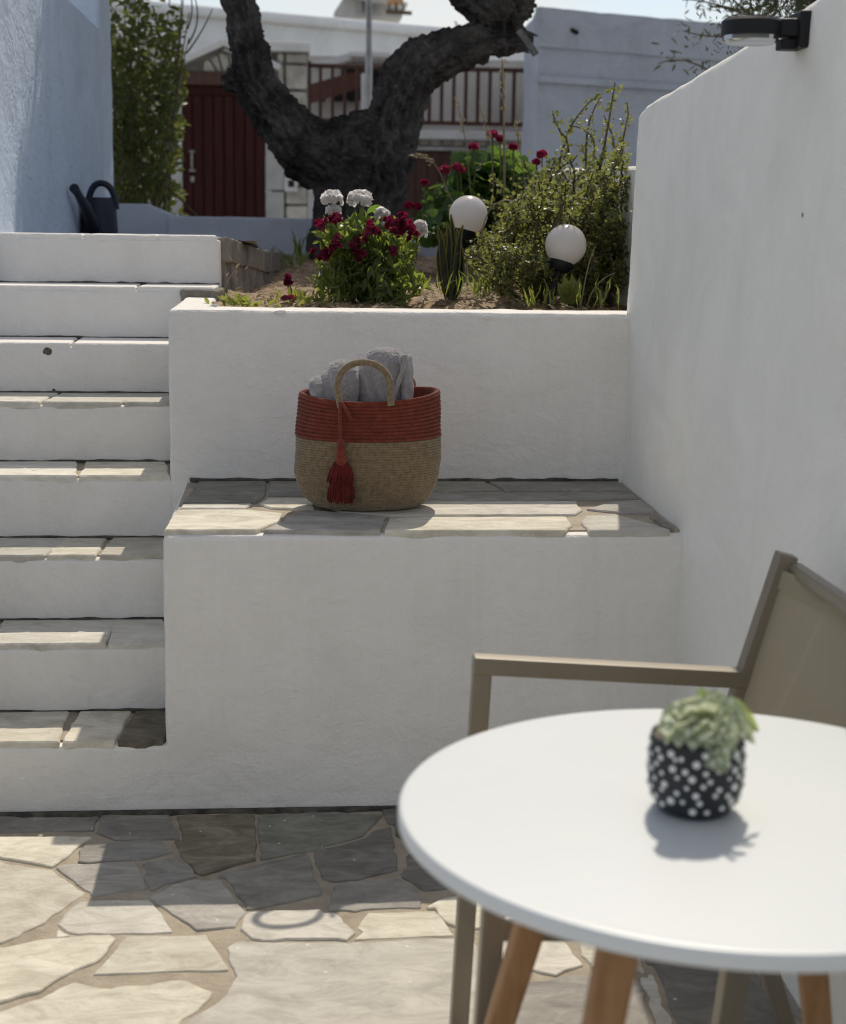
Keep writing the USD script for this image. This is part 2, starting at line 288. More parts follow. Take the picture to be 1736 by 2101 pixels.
STEM = noisy('green_stem', (.07, .09, .03), (.14, .15, .06), scale=40, bump=.2)
TWIG = noisy('brown_twig', (.05, .035, .02), (.12, .085, .05), scale=40, bump=.4)
STRAW = leafmat('dry_straw', (.36, .29, .17), (.5, .42, .28), (.4, .34, .2), .3)
def bark():
    n = {'g': ('geometry', {}), 'v': ('voronoi_texture', {'scale': 24., 'feature': 'distance_to_edge', 'randomness': 1.}), 'dn': ('noise_texture', {'scale': 7., 'detail': 5}), 'mx': ('mix', {'mix_type': 'linear_light', 'fac': .12}),
         'fm': ('mapping', {'scale': (1, 1, .33)}), 'n': ('noise_texture', {'scale': 5.5, 'detail': 7, 'roughness': .7}), 'r': ('rgb_ramp', {'ramp': [(.34, (.024, .021, .020)), (.52, (.095, .084, .075)), (.72, (.15, .135, .115))]}),
         'n2': ('noise_texture', {'scale': 46., 'detail': 5, 'roughness': .75}), 'r2': ('rgb_ramp', {'ramp': [(.56, (0, 0, 0)), (.66, (1, 1, 1))]}), 'm2': ('mix', {'color2': (.25, .24, .225)}),
         'lk': ('rgb_ramp', {'ramp': [(.40, (.05, .05, .05)), (.62, (1, 1, 1))]}), 'lm': ('mix', {'mix_type': 'multiply', 'fac': 1.}), 'ad': ('math', {'math_type': 'multiply_add', 'value2': 1.6}), 'u': ('bump', {'strength': 1., 'distance': .04}), 'p': ('principled_bsdf', {'roughness': .85, 'specular_ior_level': .25})}
    return mk('dark_bark', n, [('g.position', 'dn.vector'), ('g.position', 'mx.color1'), ('dn.color', 'mx.color2'), ('mx.color', 'fm.vector'), ('fm.vector', 'v.vector'), ('g.position', 'n.vector'), ('g.position', 'n2.vector'), ('n.fac', 'r.fac'), ('n2.fac', 'r2.fac'), ('n.fac', 'lk.fac'), ('r2.color', 'lm.color1'), ('lk.color', 'lm.color2'), ('r.color', 'm2.color1'), ('lm.color', 'm2.fac'), ('m2.color', 'p.base_color'), ('v.distance', 'ad.value1'), ('n2.fac', 'ad.value3'), ('ad.value', 'u.height'), ('u.normal', 'p.normal')])
BARK = bark()
JUTE = noisy('jute_rope', (.17, .118, .062), (.33, .245, .145), scale=90, rough_=.9, bump=.8, bscale=260, dist=.003, lo=.3, hi=.7, sheen_weight=.6, sheen_roughness=.35)
RUST = noisy('rust_yarn', (.13, .023, .012), (.235, .046, .023), scale=70, rough_=.9, bump=.8, bscale=260, dist=.003, lo=.3, hi=.7, sheen_weight=.15)
MAROON = noisy('maroon_yarn', (.075, .008, .008), (.15, .018, .014), scale=60, rough_=.9, bump=.6, bscale=260, dist=.002)
TOWEL = noisy('grey_terry', (.26, .24, .235), (.36, .335, .33), scale=70, rough_=.95, bump=.7, bscale=230, dist=.004, lo=.3, hi=.7, sheen_weight=1., sheen_roughness=.3)
GLOBE = mk('opal_globe', {'p': ('principled_bsdf', {'base_color': (.82, .79, .76), 'roughness': .22, 'specular_ior_level': .5}), 't': ('translucent_bsdf', {'color': (.8, .77, .75)}), 'm': ('mix_closure', {'fac': .45})}, [('p.BSDF', 'm.closure1'), ('t.BSDF', 'm.closure2')], 'm.closure')
LENS = mk('clear_diffuser', {'f': ('fresnel', {'IOR': 1.5}), 'a': ('transparent_bsdf', {'color': (.86, .87, .87)}), 'b': ('glossy_bsdf', {'roughness': .08}), 'd': ('diffuse_bsdf', {'color': (.8, .8, .8)}), 'm': ('mix_closure', {}), 'm2': ('mix_closure', {'fac': .03})}, [('f.fac', 'm.fac'), ('a.BSDF', 'm.closure1'), ('b.BSDF', 'm.closure2'), ('m.closure', 'm2.closure1'), ('d.BSDF', 'm2.closure2')], 'm2.closure')
DOORM = noisy('oxblood_paint', (.028, .0065, .006), (.046, .011, .010), scale=5, rough_=.65, spec=.15, bump=.25, bscale=30, dist=.003, stretch=(5, 5, .5))
BROWN = noisy('brown_paint', (.05, .024, .018), (.085, .042, .03), scale=7, rough_=.6, bump=.3, stretch=(5, 5, .6))
DARKW = noisy('dark_opening', (.012, .009, .008), (.02, .014, .012), scale=5)
BLOCK = noisy('limestone_block', (.30, .28, .24), (.50, .47, .41), scale=5, bump=.9, bscale=18, dist=.02, rand=.18)
BLOCKD = noisy('limestone_joint', (.17, .16, .14), (.26, .245, .215), scale=9, bump=.6)
CONC = noisy('grey_concrete', (.34, .335, .32), (.46, .45, .43), scale=4, bump=.5, bscale=25, dist=.006)
COPE = noisy('pale_coping', (.50, .50, .48), (.60, .60, .58), scale=4, bump=.3)
STEEL = noisy('galvanised_steel', (.24, .245, .25), (.36, .365, .37), scale=10, rough_=.45, bump=.1, metallic=.6)
BRASS = noisy('old_nickel', (.24, .23, .21), (.34, .32, .29), scale=30, rough_=.4, bump=.1, metallic=.4)
SHELL = noisy('snail_shell', (.05, .035, .025), (.17, .13, .09), scale=90, rough_=.5, bump=.3, lo=.4, hi=.6)
TAN = noisy('tan_wood', (.30, .17, .08), (.42, .26, .14), scale=9, bump=.2)

# ---------------------------------------------------------------- measures shared by the masonry
Y0, BY, BZ, RZ = 3.726, 4.466, .712, 1.199
FR = [3.726, 3.972, 4.223, 4.466, 4.733, 4.984, 5.232, 5.483]
ZS = [.185, .366, .546, .726, .906, 1.061, 1.228, 1.392]
XL = -.99            # left garden wall face
XB, XR = -.304, .965 # bench left end, right wall face

# ground sheets
v, f = arr(box((-300, -300, -.3), (300, 9.34, -.03)))
put('ground', (v, f), GROUND, kind='structure')
put('upper_ground', box((-300, 9.36, -.3), (300, 300, .95)), GROUND, kind='structure')
# patio: mortar sheet with every flagstone a piece of its own
gx, gy = np.meshgrid(np.linspace(-1.6, 1.25, 115), np.linspace(-2.5, 3.76, 250)); gz = (meshkit.fbm(np.stack([gx*9, gy*9, gx*0], -1), 4)-.5)*.006+.0002
gi = np.arange(gx.size).reshape(gx.shape)
gf = np.vstack([np.c_[gi[:-1, :-1].ravel(), gi[:-1, 1:].ravel(), gi[1:, 1:].ravel()], np.c_[gi[:-1, :-1].ravel(), gi[1:, 1:].ravel(), gi[1:, :-1].ravel()]])
patio = put('patio', (np.stack([gx, gy, gz], -1).reshape(-1, 3), gf), MORTAR, smooth=True, kind='structure')
ORG[str(patio.GetPath())] = np.zeros(3)
Cc = lambda x, y: PZ(x/.9644/1.82776, (2900+y/.9644)/1.82776, 0.)[:2]
Dd = lambda x, y: PZ((1500+x/1.0377)/1.82776, (3200+y/1.0377)/1.82776, 0.)[:2]
FLAGS = [('cream', [(0, 240), (308, 240), (185, 335), (0, 300), (-160, 300), (-160, 245)]), ('slate', [(-200, 155), (200, 150), (340, 152), (330, 205), (60, 212), (-200, 218)]),
    ('cream', [(-120, 320), (0, 330), (90, 350), (180, 360), (292, 440), (150, 540), (0, 612), (-200, 660)]),
    ('slate', [(215, 160), (606, 160), (634, 238), (560, 236), (420, 240), (375, 216)]), ('grey', [(195, 345), (480, 330), (515, 420), (350, 442), (300, 430)]), ('grey', [(300, 270), (560, 238), (612, 292), (480, 322), (300, 334)]),
    ('grey', [(497, 332), (635, 315), (690, 378), (580, 400), (540, 425)]), ('pale', [(225, 552), (290, 475), (525, 468), (592, 560), (600, 575), (290, 583)]),
    ('grey', [(567, 450), (660, 395), (790, 395), (870, 510), (840, 555), (720, 567), (640, 510)]), ('brown', [(622, 185), (640, 165), (905, 158), (912, 315), (740, 365), (690, 345), (650, 260)]),
    ('green', [(912, 165), (1190, 148), (1368, 160), (1300, 230), (1100, 282), (920, 315)]), ('slate', [(802, 375), (1100, 300), (1145, 440), (1000, 470), (880, 500)]),
    ('slate', [(1140, 370), (1150, 272), (1400, 205), (1425, 350), (1290, 385), (1200, 390)]), ('grey', [(1205, 445), (1240, 402), (1440, 392), (1500, 430), (1510, 490), (1200, 495)]),
    ('pale', [(858, 548), (912, 510), (1190, 500), (1270, 580), (1240, 600), (920, 600)]), ('cream', [(1280, 602), (1340, 515), (1560, 510), (1620, 585), (1500, 592)]),
    ('cream', [(1565, 490), (1610, 465), (1680, 458), (1790, 470), (1770, 560), (1680, 560), (1590, 530)]), ('pale', [(690, 907), (800, 840), (872, 740), (835, 640), (870, 618), (1400, 610), (1700, 613), (1750, 700), (1790, 860), (1740, 1010), (630, 1010)]),
    ('cream', [(365, 725), (470, 600), (730, 595), (770, 650), (830, 710)]), ('cream', [(-120, 640), (0, 645), (130, 620), (370, 598), (402, 610), (330, 690), (210, 740), (130, 790), (0, 822), (-140, 860)]),
    ('cream', [(-60, 900), (170, 820), (270, 775), (400, 795), (640, 765), (745, 800), (700, 860), (620, 950), (0, 1010), (-100, 1010)]), ('pale', [(218, 568), (280, 566), (278, 590), (216, 590)]),
    ('slate', [(1470, 385), (1490, 295), (1720, 280), (1740, 395), (1500, 425)]), ('slate', [(1402, 140), (1470, 132), (1730, 130), (1750, 215), (1480, 255), (1420, 205)])]
FLAGS2 = [('pale', [(390, 300), (505, 285), (600, 335), (695, 440), (610, 468), (500, 450), (440, 510), (395, 440)]), ('cream', [(405, 235), (480, 225), (700, 200), (720, 300), (660, 320), (520, 262), (392, 290)]),
    ('grey', [(420, 540), (640, 490), (900, 480), (960, 664), (900, 760), (400, 760)]), ('cream', [(730, 320), (900, 330), (930, 470), (720, 440)]), ('pale', [(930, 470), (960, 460), (1040, 660), (1030, 720), (960, 560)]),
    ('slate', [(960, 300), (1270, 330), (1360, 470), (1480, 690), (1060, 720), (985, 470)]), ('grey', [(1400, 440), (1500, 420), (1560, 640), (1490, 600)]), ('slate', [(1320, 300), (1560, 250), (1560, 390), (1380, 420)])]
done = []; i = 0
for kind_, pts in [(k, [Cc(*q) for q in p]) for k, p in FLAGS]+[(k, [Dd(*q) for q in p]) for k, p in FLAGS2]:
    pg = Polygon(pts).buffer(.009, join_style=2).intersection(sbox(-3, -3, .962, 3.715))
    for o in done: pg = pg.difference(o.buffer(.010))
    if pg.is_empty: continue
    if pg.geom_type != 'Polygon': pg = max(pg.geoms, key=lambda g: g.area)
    done.append(pg); i += 1
    s = slab(np.array(pg.exterior.coords)[:-1], -.03, -.0+.0034+.0022*rng.random(), bev=.0022, seed=i, jit=.006, step=.018)
    if s: put('paving_stone', s, ST[kind_], patio, smooth=25)
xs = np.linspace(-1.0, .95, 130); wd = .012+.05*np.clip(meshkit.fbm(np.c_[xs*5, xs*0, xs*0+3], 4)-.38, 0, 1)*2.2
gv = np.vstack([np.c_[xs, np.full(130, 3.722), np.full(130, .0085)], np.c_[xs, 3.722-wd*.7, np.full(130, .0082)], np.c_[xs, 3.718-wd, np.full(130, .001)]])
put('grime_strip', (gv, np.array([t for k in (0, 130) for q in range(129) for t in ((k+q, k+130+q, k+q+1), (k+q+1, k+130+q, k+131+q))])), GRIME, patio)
from shapely.ops import unary_union
cov = unary_union(done).buffer(.02)
pts = np.array([(x+rng.uniform(-.11, .11), y+rng.uniform(-.11, .11)) for x in np.arange(-2.6, 2.2, .34) for y in np.arange(-1.8, 4.6, .30)])
vor = Voronoi(pts)
for r in vor.point_region:
    reg = vor.regions[r]
    if -1 in reg or not reg: continue
    pg = Polygon(vor.vertices[reg]).buffer(-.022).intersection(sbox(-1.55, -1.4, .962, 3.71)).difference(cov)
    if pg.is_empty: continue
    if pg.geom_type != 'Polygon': pg = max(pg.geoms, key=lambda g: g.area)
    if pg.area < .006 or pg.buffer(-.03).is_empty: continue
    i += 1
    s = slab(np.array(pg.exterior.coords)[:-1], -.03, -.0+.0034+.0022*rng.random(), bev=.0022, jit=.006, seed=i, step=.03)
    if s: put('paving_stone', s, ST[('cream', 'pale', 'pale', 'grey')[int(rng.integers(4))]], patio, smooth=25)

# ---------------------------------------------------------------- staircase
stairs = thing('staircase', 'whitewashed masonry staircase of eight steps with flagstone treads climbing at the left', 'stairs', (-.65, Y0, 0))
for k in range(8):
    xr = (XB+.02 if k < 3 else -.33 if k < 6 else -.235)
    z0 = 0 if k < 2 else ZS[k-2]
    y1 = FR[k+1]+.05 if k < 7 else FR[k]+.32
    blk = rbox((XL-.08, FR[k], z0-.02), (xr, y1, ZS[k]-.012), .012)
    st = put('step', rough(blk, .028, .0035, 9, seed=3, amp2=.0012, scale2=45), WALL, stairs, smooth=50)
    # tread: mortar bed and irregular slabs whose edges are whitewashed at the nosing
    y1b = FR[k+1]+.01 if k < 7 else FR[k]+.30
    xr2 = xr-.012 if k > 2 else XB-.006
    put('mortar_bed', rough(rbox((XL-.05, FR[k]+.035, ZS[k]-.03), (xr2, y1b, ZS[k]-.006), .004, 6), .06, .002, 20), MORTAR, st, smooth=40)
    cuts = sorted([XL-.05, xr2+.004]+list({0: [-.56, -.425], 1: [-.78, -.47], 2: [-.66, -.52], 3: [-.6], 4: [-.74, -.50], 5: [-.68], 6: [-.5], 7: [-.7, -.45]}[k]))
    for a, b in zip(cuts[:-1], cuts[1:]):
        sk = rng.uniform(-.05, .05); g = .0035
        s = slab([(a+g, FR[k]+.003), (b-g, FR[k]+.003), (b-g+sk, y1b), (a+g+sk*.5, y1b)], ZS[k]-.02, ZS[k]+.001*rng.random(), seed=100+10*k+int(a*40), jit=.0035, bev=.004, step=.022)
        kd = ('brown' if k == 0 and a > -.5 else ('cream', 'pale', 'cream', 'pale')[int(rng.integers(4))])
        if s: put('tread_stone', s, ST[kd] if k < 5 else WALL, st, smooth=25)
for k in range(7):
    xr2 = (XB if k < 3 else -.344)-.004 if k < 6 else -.24
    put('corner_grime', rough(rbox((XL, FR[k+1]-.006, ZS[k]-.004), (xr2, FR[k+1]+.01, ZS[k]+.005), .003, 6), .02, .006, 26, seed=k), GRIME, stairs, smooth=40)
# ---------------------------------------------------------------- bench
bench = thing('masonry_bench', 'whitewashed masonry bench with a flagstone seat, the woven basket standing on it', 'bench', (.33, Y0, 0))
put('bench_body', rough(rbox((XB, Y0-.002, -.02), (1.02, BY+.03, BZ-.012), .014), .03, .0035, 9, seed=3, amp2=.0012, scale2=45), WALL, bench, smooth=50)
put('mortar_bed', rough(rbox((XB+.012, Y0+.035, BZ-.03), (1.0, BY+.02, BZ-.006), .004, 6), .05, .002, 18), MORTAR, bench, smooth=40)
Bz = lambda x, y: PZ((550+x/.8267)/1.82776, (1650+y/.8267)/1.82776, BZ)[:2]
SEAT = [('green', [(160, 124), (372, 124), (368, 170), (340, 193), (113, 193)]), ('pale', [(112, 197), (330, 196), (310, 211), (100, 210)]), ('cream', [(98, 215), (300, 214), (420, 226), (415, 250), (340, 277), (50, 278)]),
    ('slate', [(378, 124), (470, 124), (560, 150), (520, 172), (375, 172)]), ('cream', [(350, 196), (380, 178), (520, 178), (520, 210), (470, 212), (385, 208)]), ('grey', [(360, 278), (432, 240), (500, 216), (740, 236), (725, 279)]),
    ('cream', [(735, 279), (755, 240), (900, 238), (1300, 236), (1320, 262), (1290, 281)]), ('pale', [(560, 200), (900, 190), (1330, 189), (1352, 215), (1330, 229), (760, 232), (600, 222)]), ('grey', [(560, 180), (700, 160), (940, 162), (1080, 162), (1530, 161), (1545, 178), (1330, 185), (600, 192)]),
    ('green', [(580, 140), (640, 124), (1040, 124), (1100, 154), (920, 158), (660, 158)]), ('grey', [(1055, 124), (1490, 123), (1520, 153), (1112, 156)]), ('pale', [(1345, 256), (1362, 234), (1450, 228), (1560, 258), (1640, 282), (1380, 283)]),
    ('grey', [(1362, 213), (1455, 188), (1548, 184), (1575, 225), (1480, 224)]), ('slate', [(1555, 235), (1585, 232), (1640, 272), (1600, 266)]), ('slate', [(1560, 196), (1640, 230), (1680, 275), (1650, 270), (1595, 222)])]
done2 = []
for j, (kd, p) in enumerate(SEAT):
    pg = Polygon([Bz(*q) for q in p]).buffer(0).intersection(sbox(XB+.004, Y0+.002, .96, BY-.004))
    for o in done2: pg = pg.difference(o.buffer(.008))
    if pg.is_empty: continue
    if pg.geom_type != 'Polygon': pg = max(pg.geoms, key=lambda g: g.area)
    done2.append(pg)
    s = slab(np.array(pg.exterior.coords)[:-1], BZ-.02, BZ, seed=300+j, jit=.003, step=.03, bev=.003)
    if s: put('seat_stone', s, ST[kd], bench, smooth=25)
# ---------------------------------------------------------------- raised planter
planter = thing('planter_wall', 'whitewashed retaining wall of the raised flower bed behind the bench', 'wall', (.31, BY, 0))
fw = rbox((-.34, BY-.003, .45), (1.03, BY+.17, RZ), .014)+rbox((-.34, BY+.05, .6), (-.238, FR[6]+.03, RZ-.002), .012)
put('front_wall', rough(fw, .028, .004, 8, seed=3, amp2=.0014, scale2=45), WALL, planter, smooth=50)
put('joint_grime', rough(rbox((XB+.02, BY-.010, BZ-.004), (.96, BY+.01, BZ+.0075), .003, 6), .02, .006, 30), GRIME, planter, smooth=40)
# flaked chips on the edge of the rim
for (u_, v_, s_) in ((575, 640, .013), (440, 626, .008), (1000, 650, .008), (1150, 651, .007)):
    c = PY(u_, v_, BY-.002); pts = [(c[0]+s_*math.cos(a)*1.5*(.5+.8*rng.random()), c[2]-.001+s_*.6*math.sin(a)*(.4+.9*rng.random())) for a in np.linspace(0, 2*math.pi, 9)[:-1]]
    put('chipped_patch', prism(pts, BY-.0068, BY+.003, 1), WALL, planter)
soilx, soily = np.meshgrid(np.linspace(-.3, 1.5, 110), np.linspace(BY+.1, 9.3, 230))
tt = np.clip((soily-4.6)/3.6, 0, 1)
soilz = 1.172+.075*tt+(meshkit.fbm(np.stack([soilx*7, soily*7, soilx*0], -1), 5)-.5)*.07
si = np.arange(soilx.size).reshape(soilx.shape)
sf = np.vstack([np.c_[si[:-1, :-1].ravel(), si[:-1, 1:].ravel(), si[1:, 1:].ravel()], np.c_[si[:-1, :-1].ravel(), si[1:, 1:].ravel(), si[1:, :-1].ravel()]])
put('planting_soil', (np.stack([soilx, soily, soilz], -1).reshape(-1, 3), sf), SOIL, smooth=True, kind='structure')
SZ = lambda x, y: 1.172+.075*float(np.clip((y-4.6)/3.6, 0, 1))+(float(meshkit.fbm(np.array([[x*7, y*7, 0]]), 5)[0])-.5)*.07
n = 2600; lx = rng.uniform(-.2, 1.1, n); ly = 4.66+rng.random(n)**1.5*2.6; lz = np.array([SZ(a, b) for a, b in zip(lx, ly)])+.006
put('leaf_litter', leaves(np.c_[lx, ly, lz], np.c_[rng.normal(size=(n, 2)), rng.normal(0, .25, n)], np.c_[rng.normal(0, .5, (n, 2)), np.ones(n)], rng.uniform(.015, .035, n), rng.uniform(.006, .013, n)), STRAW, kind='stuff')
# raw cement flank of the top steps and path, seen above the soil
cem = thing('cement_kerb', 'rough unpainted grey-brown cement edging between the top steps and the flower bed', 'kerb', (-.2, 5.6, 1.1))
cp = [(-.236, FR[6]-.004), (-.226, FR[7]+.05), (-.10, 6.15), (-.05, 7.2), (-.02, 8.6)]; ct = [ZS[6]-.006, 1.386, 1.33, 1.305, 1.262]
parts_ = []
for (a, za), (b, zb) in zip(list(zip(cp, ct))[:-1], list(zip(cp, ct))[1:]):
    zz = min(za, zb) if a[1] < 5.4 else None
    parts_.append(hull([(p[0]+dx, p[1], z) for p, zt in ((a, za if zz is None else zz), (b, zb if zz is None else zz)) for dx in (-.11, 0) for z in (.9, zt-.01)], .008, 8))
put('lower_course', rough(m3.Manifold.batch_boolean(parts_, m3.OpType.Add), .022, .011, 16, seed=21, amp2=.004, scale2=60), CEMENT, cem, smooth=60)
up = [hull([(p[0]+dx, p[1], z) for p, zt in ((a, za), (b, zb)) for dx in (-.1, .010) for z in (zt-.075, zt-.004)], .006, 8) for (a, za), (b, zb) in zip(list(zip(cp, ct))[1:-1], list(zip(cp, ct))[2:])]
put('top_course', rough(m3.Manifold.batch_boolean(up, m3.OpType.Add), .022, .008, 18, seed=31, amp2=.004, scale2=60), CEMENT, cem, smooth=60)
# path behind the top step
pv = [(x, y, z) for y, z in ((FR[7]+.25, 1.375), (6.4, 1.33), (7.2, 1.285), (9.0, 1.24), (9.4, 1.2)) for x in (-1.2, -.12)]
put('path', (pv, [[2*k, 2*k+1, 2*k+3] for k in range(4)]+[[2*k, 2*k+3, 2*k+2] for k in range(4)]), CONC, kind='structure')
put('alley', box((-14, 9.35, .9), (14, 40, 1.08)), CONC, kind='structure')

# ---------------------------------------------------------------- garden walls left and right
gw = thing('garden_wall', 'tall smooth whitewashed garden wall at the right holding the black lamp', 'wall', (1.08, 3., 0))
tops = [(4.50, 1.775), (4.44, 1.79), (4.25, 1.80), (3.9, 1.82), (3.5, 1.845), (3.2, 1.866), (3.0, 1.885), (2.4, 1.93), (1.4, 1.98), (.2, 2.02)]
segs = [hull([(x, y, z) for y, zt in (a, b) for z in (-.05, zt-.03) for x in (XR+.024+.016*z, 1.24)], .03, 16) for a, b in zip(tops[:-1], tops[1:])]
put('wall_body', rough(m3.Manifold.batch_boolean(segs, m3.OpType.Add), .035, .006, 5, seed=41, amp2=.0012, scale2=45), WALLR, gw, smooth=60)
bw = thing('planter_side_wall', 'whitewashed lower wall behind the spiny bush at the right end of the flower bed', 'wall', (1.3, 6, .9))
put('wall_body', rough(hull([(x, y, z) for x in (1.12, 1.3) for y, zt in ((4.52, 1.60), (8.8, 1.72)) for z in (.95, zt)], .02), .06, .006, 6, seed=44), WALL, bw, smooth=60)
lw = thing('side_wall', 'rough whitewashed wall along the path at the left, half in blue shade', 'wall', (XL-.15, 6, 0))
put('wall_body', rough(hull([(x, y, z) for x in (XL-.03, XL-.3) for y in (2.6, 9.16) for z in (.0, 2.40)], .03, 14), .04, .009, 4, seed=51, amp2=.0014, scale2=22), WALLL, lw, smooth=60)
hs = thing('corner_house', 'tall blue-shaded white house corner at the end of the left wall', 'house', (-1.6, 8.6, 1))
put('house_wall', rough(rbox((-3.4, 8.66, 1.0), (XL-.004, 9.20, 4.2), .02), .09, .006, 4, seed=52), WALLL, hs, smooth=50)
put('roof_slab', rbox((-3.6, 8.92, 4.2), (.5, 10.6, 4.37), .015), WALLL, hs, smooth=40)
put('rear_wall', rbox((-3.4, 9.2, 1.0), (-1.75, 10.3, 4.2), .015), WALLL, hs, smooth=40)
# low wall across the back of the bed
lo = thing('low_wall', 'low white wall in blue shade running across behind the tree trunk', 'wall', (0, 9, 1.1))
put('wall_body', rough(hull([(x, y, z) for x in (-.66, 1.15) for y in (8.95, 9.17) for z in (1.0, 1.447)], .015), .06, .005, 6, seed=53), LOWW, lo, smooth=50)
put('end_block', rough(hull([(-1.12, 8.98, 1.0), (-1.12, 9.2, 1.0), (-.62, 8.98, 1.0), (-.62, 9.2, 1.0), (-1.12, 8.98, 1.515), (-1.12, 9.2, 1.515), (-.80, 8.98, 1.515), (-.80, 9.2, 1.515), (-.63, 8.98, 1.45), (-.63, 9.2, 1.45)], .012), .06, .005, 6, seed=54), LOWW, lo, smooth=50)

# ---------------------------------------------------------------- far buildings
YD = 17.0
D_ = lambda u, v, Y=YD: PY(u, v, Y)
gate = thing('gatehouse', 'stone gate building with a gabled top and a dark red plank door', 'building', (-.7, YD, 1))
xl, xr_ = D_(375, 300)[0], D_(545, 400)[0]; zt = D_(450, 177)[2]; zb = 1.0
door = put('door', box((xl, YD-.03, zb), (xr_, YD+.04, zt)), DOORM, gate)
npl = 8; pw = (xr_-xl)/npl
for k in range(npl):
    put('door_plank', rbox((xl+k*pw+.006, YD-.055-.004*(k % 2), zb), (xl+(k+1)*pw-.006, YD-.02, zt-.10), .006, 6), DOORM, door, smooth=40)
put('door_rail', rbox((xl, YD-.06, zt-.095), (xr_, YD-.02, zt), .008, 6), DOORM, door, smooth=40)
ht, hb = D_(395, 311), D_(395, 350)
put('door_handle', join([tube(curve([(ht[0], YD-.06, ht[2]), (ht[0], YD-.11, ht[2]-.02), (ht[0], YD-.11, hb[2]+.02), (ht[0], YD-.06, hb[2])], 12), .012, 8), lathe([(0, -.01), (.032, -.01), (.032, .01), (0, .01)], 14, (ht[0], YD-.062, ht[2])), lathe([(0, -.012), (.035, -.012), (.035, .012), (0, .012)], 14, (ht[0], YD-.062, hb[2]))]), BRASS, door, smooth=40)
put('keyhole_plate', rbox((ht[0]-.02, YD-.075, hb[2]-.12), (ht[0]+.02, YD-.055, hb[2]-.06), .005, 6), BRASS, door)
# jambs, lintel, gable, pillars
put('lintel', rbox((xl-.02, YD-.12, zt), (xr_+.02, YD+.1, D_(450, 148)[2]), .015), BROWN, gate, smooth=40)
jl = D_(345, 300)[0]; jr = D_(584, 400)[0]
for (a, b, zs_) in ((jl, xl, (1.0, 2.12, 2.72, zt)), (xr_, jr, (1.0, 1.75, 2.55, zt))):
    for za, zb_ in zip(zs_[:-1], zs_[1:]):
        put('jamb_block', rough(rbox((a+.003, YD-.07, za+.006), (b-.003, YD+.1, zb_-.006), .012), .12, .006, 6, seed=int(za*9)), CONC, gate, smooth=40)
gl, gr_, ga = D_(368, 140), D_(556, 140), D_(459, 90)
put('gable_wall', prism([(gl[0], gl[2]-.05), (gr_[0], gl[2]-.05), (gr_[0], gl[2]+.03), (ga[0], ga[2]-.06), (gl[0], gl[2]+.03)], YD-.02, YD+.2, 1), BLOCKD, gate)
tri = Polygon([(gl[0]+.06, gl[2]-.04), (gr_[0]-.06, gl[2]-.04), (ga[0], ga[2]-.09)])
pts = np.array([(gl[0]+(gr_[0]-gl[0])*rng.random(), gl[2]-.1+.5*rng.random()) for _ in range(38)])
vg = Voronoi(np.vstack([pts, [(-9, 0), (9, 0), (0, 9), (0, -9)]]))
for r in vg.point_region[:38]:
    reg = vg.regions[r]
    if -1 in reg or not reg: continue
    pg = Polygon(vg.vertices[reg]).buffer(-.012).intersection(tri)
    if pg.is_empty or pg.geom_type != 'Polygon' or pg.area < .002: continue
    put('gable_stone', prism(np.array(pg.buffer(-.006).buffer(.006).exterior.coords)[:-1], YD-.05, YD, 1), BLOCK, gate)
for p, q in ((gl, ga), (gr_, ga)):
    sgn = 1 if q[0] > p[0] else -1
    put('coping', beam((p[0]-sgn*.1, YD+.03, p[2]+.0), (q[0], YD+.03, q[2]+.005), .34, .07, up=(0, 0, 1), r=.01), COPE, gate, smooth=40)
# stone pillar and walls in coursed blocks
def coursed(parent, x0, x1, z0, z1, y, hmin=.16, hmax=.3, wmin=.22, wmax=.5, seed=0, depth=.12, name='wall_stone'):
    r = np.random.default_rng(seed); z = z0
    while z < z1-.05:
        h = min(r.uniform(hmin, hmax), z1-z)
        if z1-z-h < .08: h = z1-z
        x = x0
        while x < x1-.03:
            w = min(r.uniform(wmin, wmax), x1-x)
            if x1-x-w < .1: w = x1-x
            m = rbox((x+.010, y-.03*r.random()-.01, z+.010), (x+w-.010, y+depth, z+h-.010), .022, 6)
            put(name, rough(m, .14, .012, 5, seed=int(r.integers(99))), BLOCK, parent, smooth=50)
            x += w
        z += h
pl, pr = jr, D_(632, 200)[0]; ptop = D_(600, 108)[2]
put('pillar_core', box((xr_+.06, YD+.02, 1.0), (pr, YD+.5, ptop)), BLOCKD, gate)
coursed(gate, jr+.003, pr, 1.0, ptop, YD-.02, .17, .28, .24, .46, 5)
coursed(gate, xr_+.12, jr, zt, ptop, YD-.02, .17, .28, .24, .46, 15)
put('pillar_cap', rough(rbox((xr_-.06, YD-.12, ptop), (pr+.02, YD+.55, D_(600, 88)[2]), .015), .15, .006, 5), COPE, gate, smooth=40)
mb = D_(597, 378)
mbx = put('meter_box', rbox((mb[0]-.07, YD-.10, mb[2]-.08), (mb[0]+.07, YD-.03, mb[2]+.08), .008, 6), COPE, gate, smooth=40)
put('meter_window', box((mb[0]-.03, YD-.104, mb[2]-.03), (mb[0]+.035, YD-.098, mb[2]+.04)), DARKW, mbx)
sw = thing('stone_wall', 'coursed rubble stone wall behind the tall climbing plant', 'wall', (-1.7, YD, 1))
put('wall_core', box((-4.5, YD+.03, 1.0), (jl, YD+.4, 3.3)), BLOCKD, sw)
coursed(sw, -2.3, jl-.005, 1.0, 3.2, YD, .18, .3, .25, .55, 6)
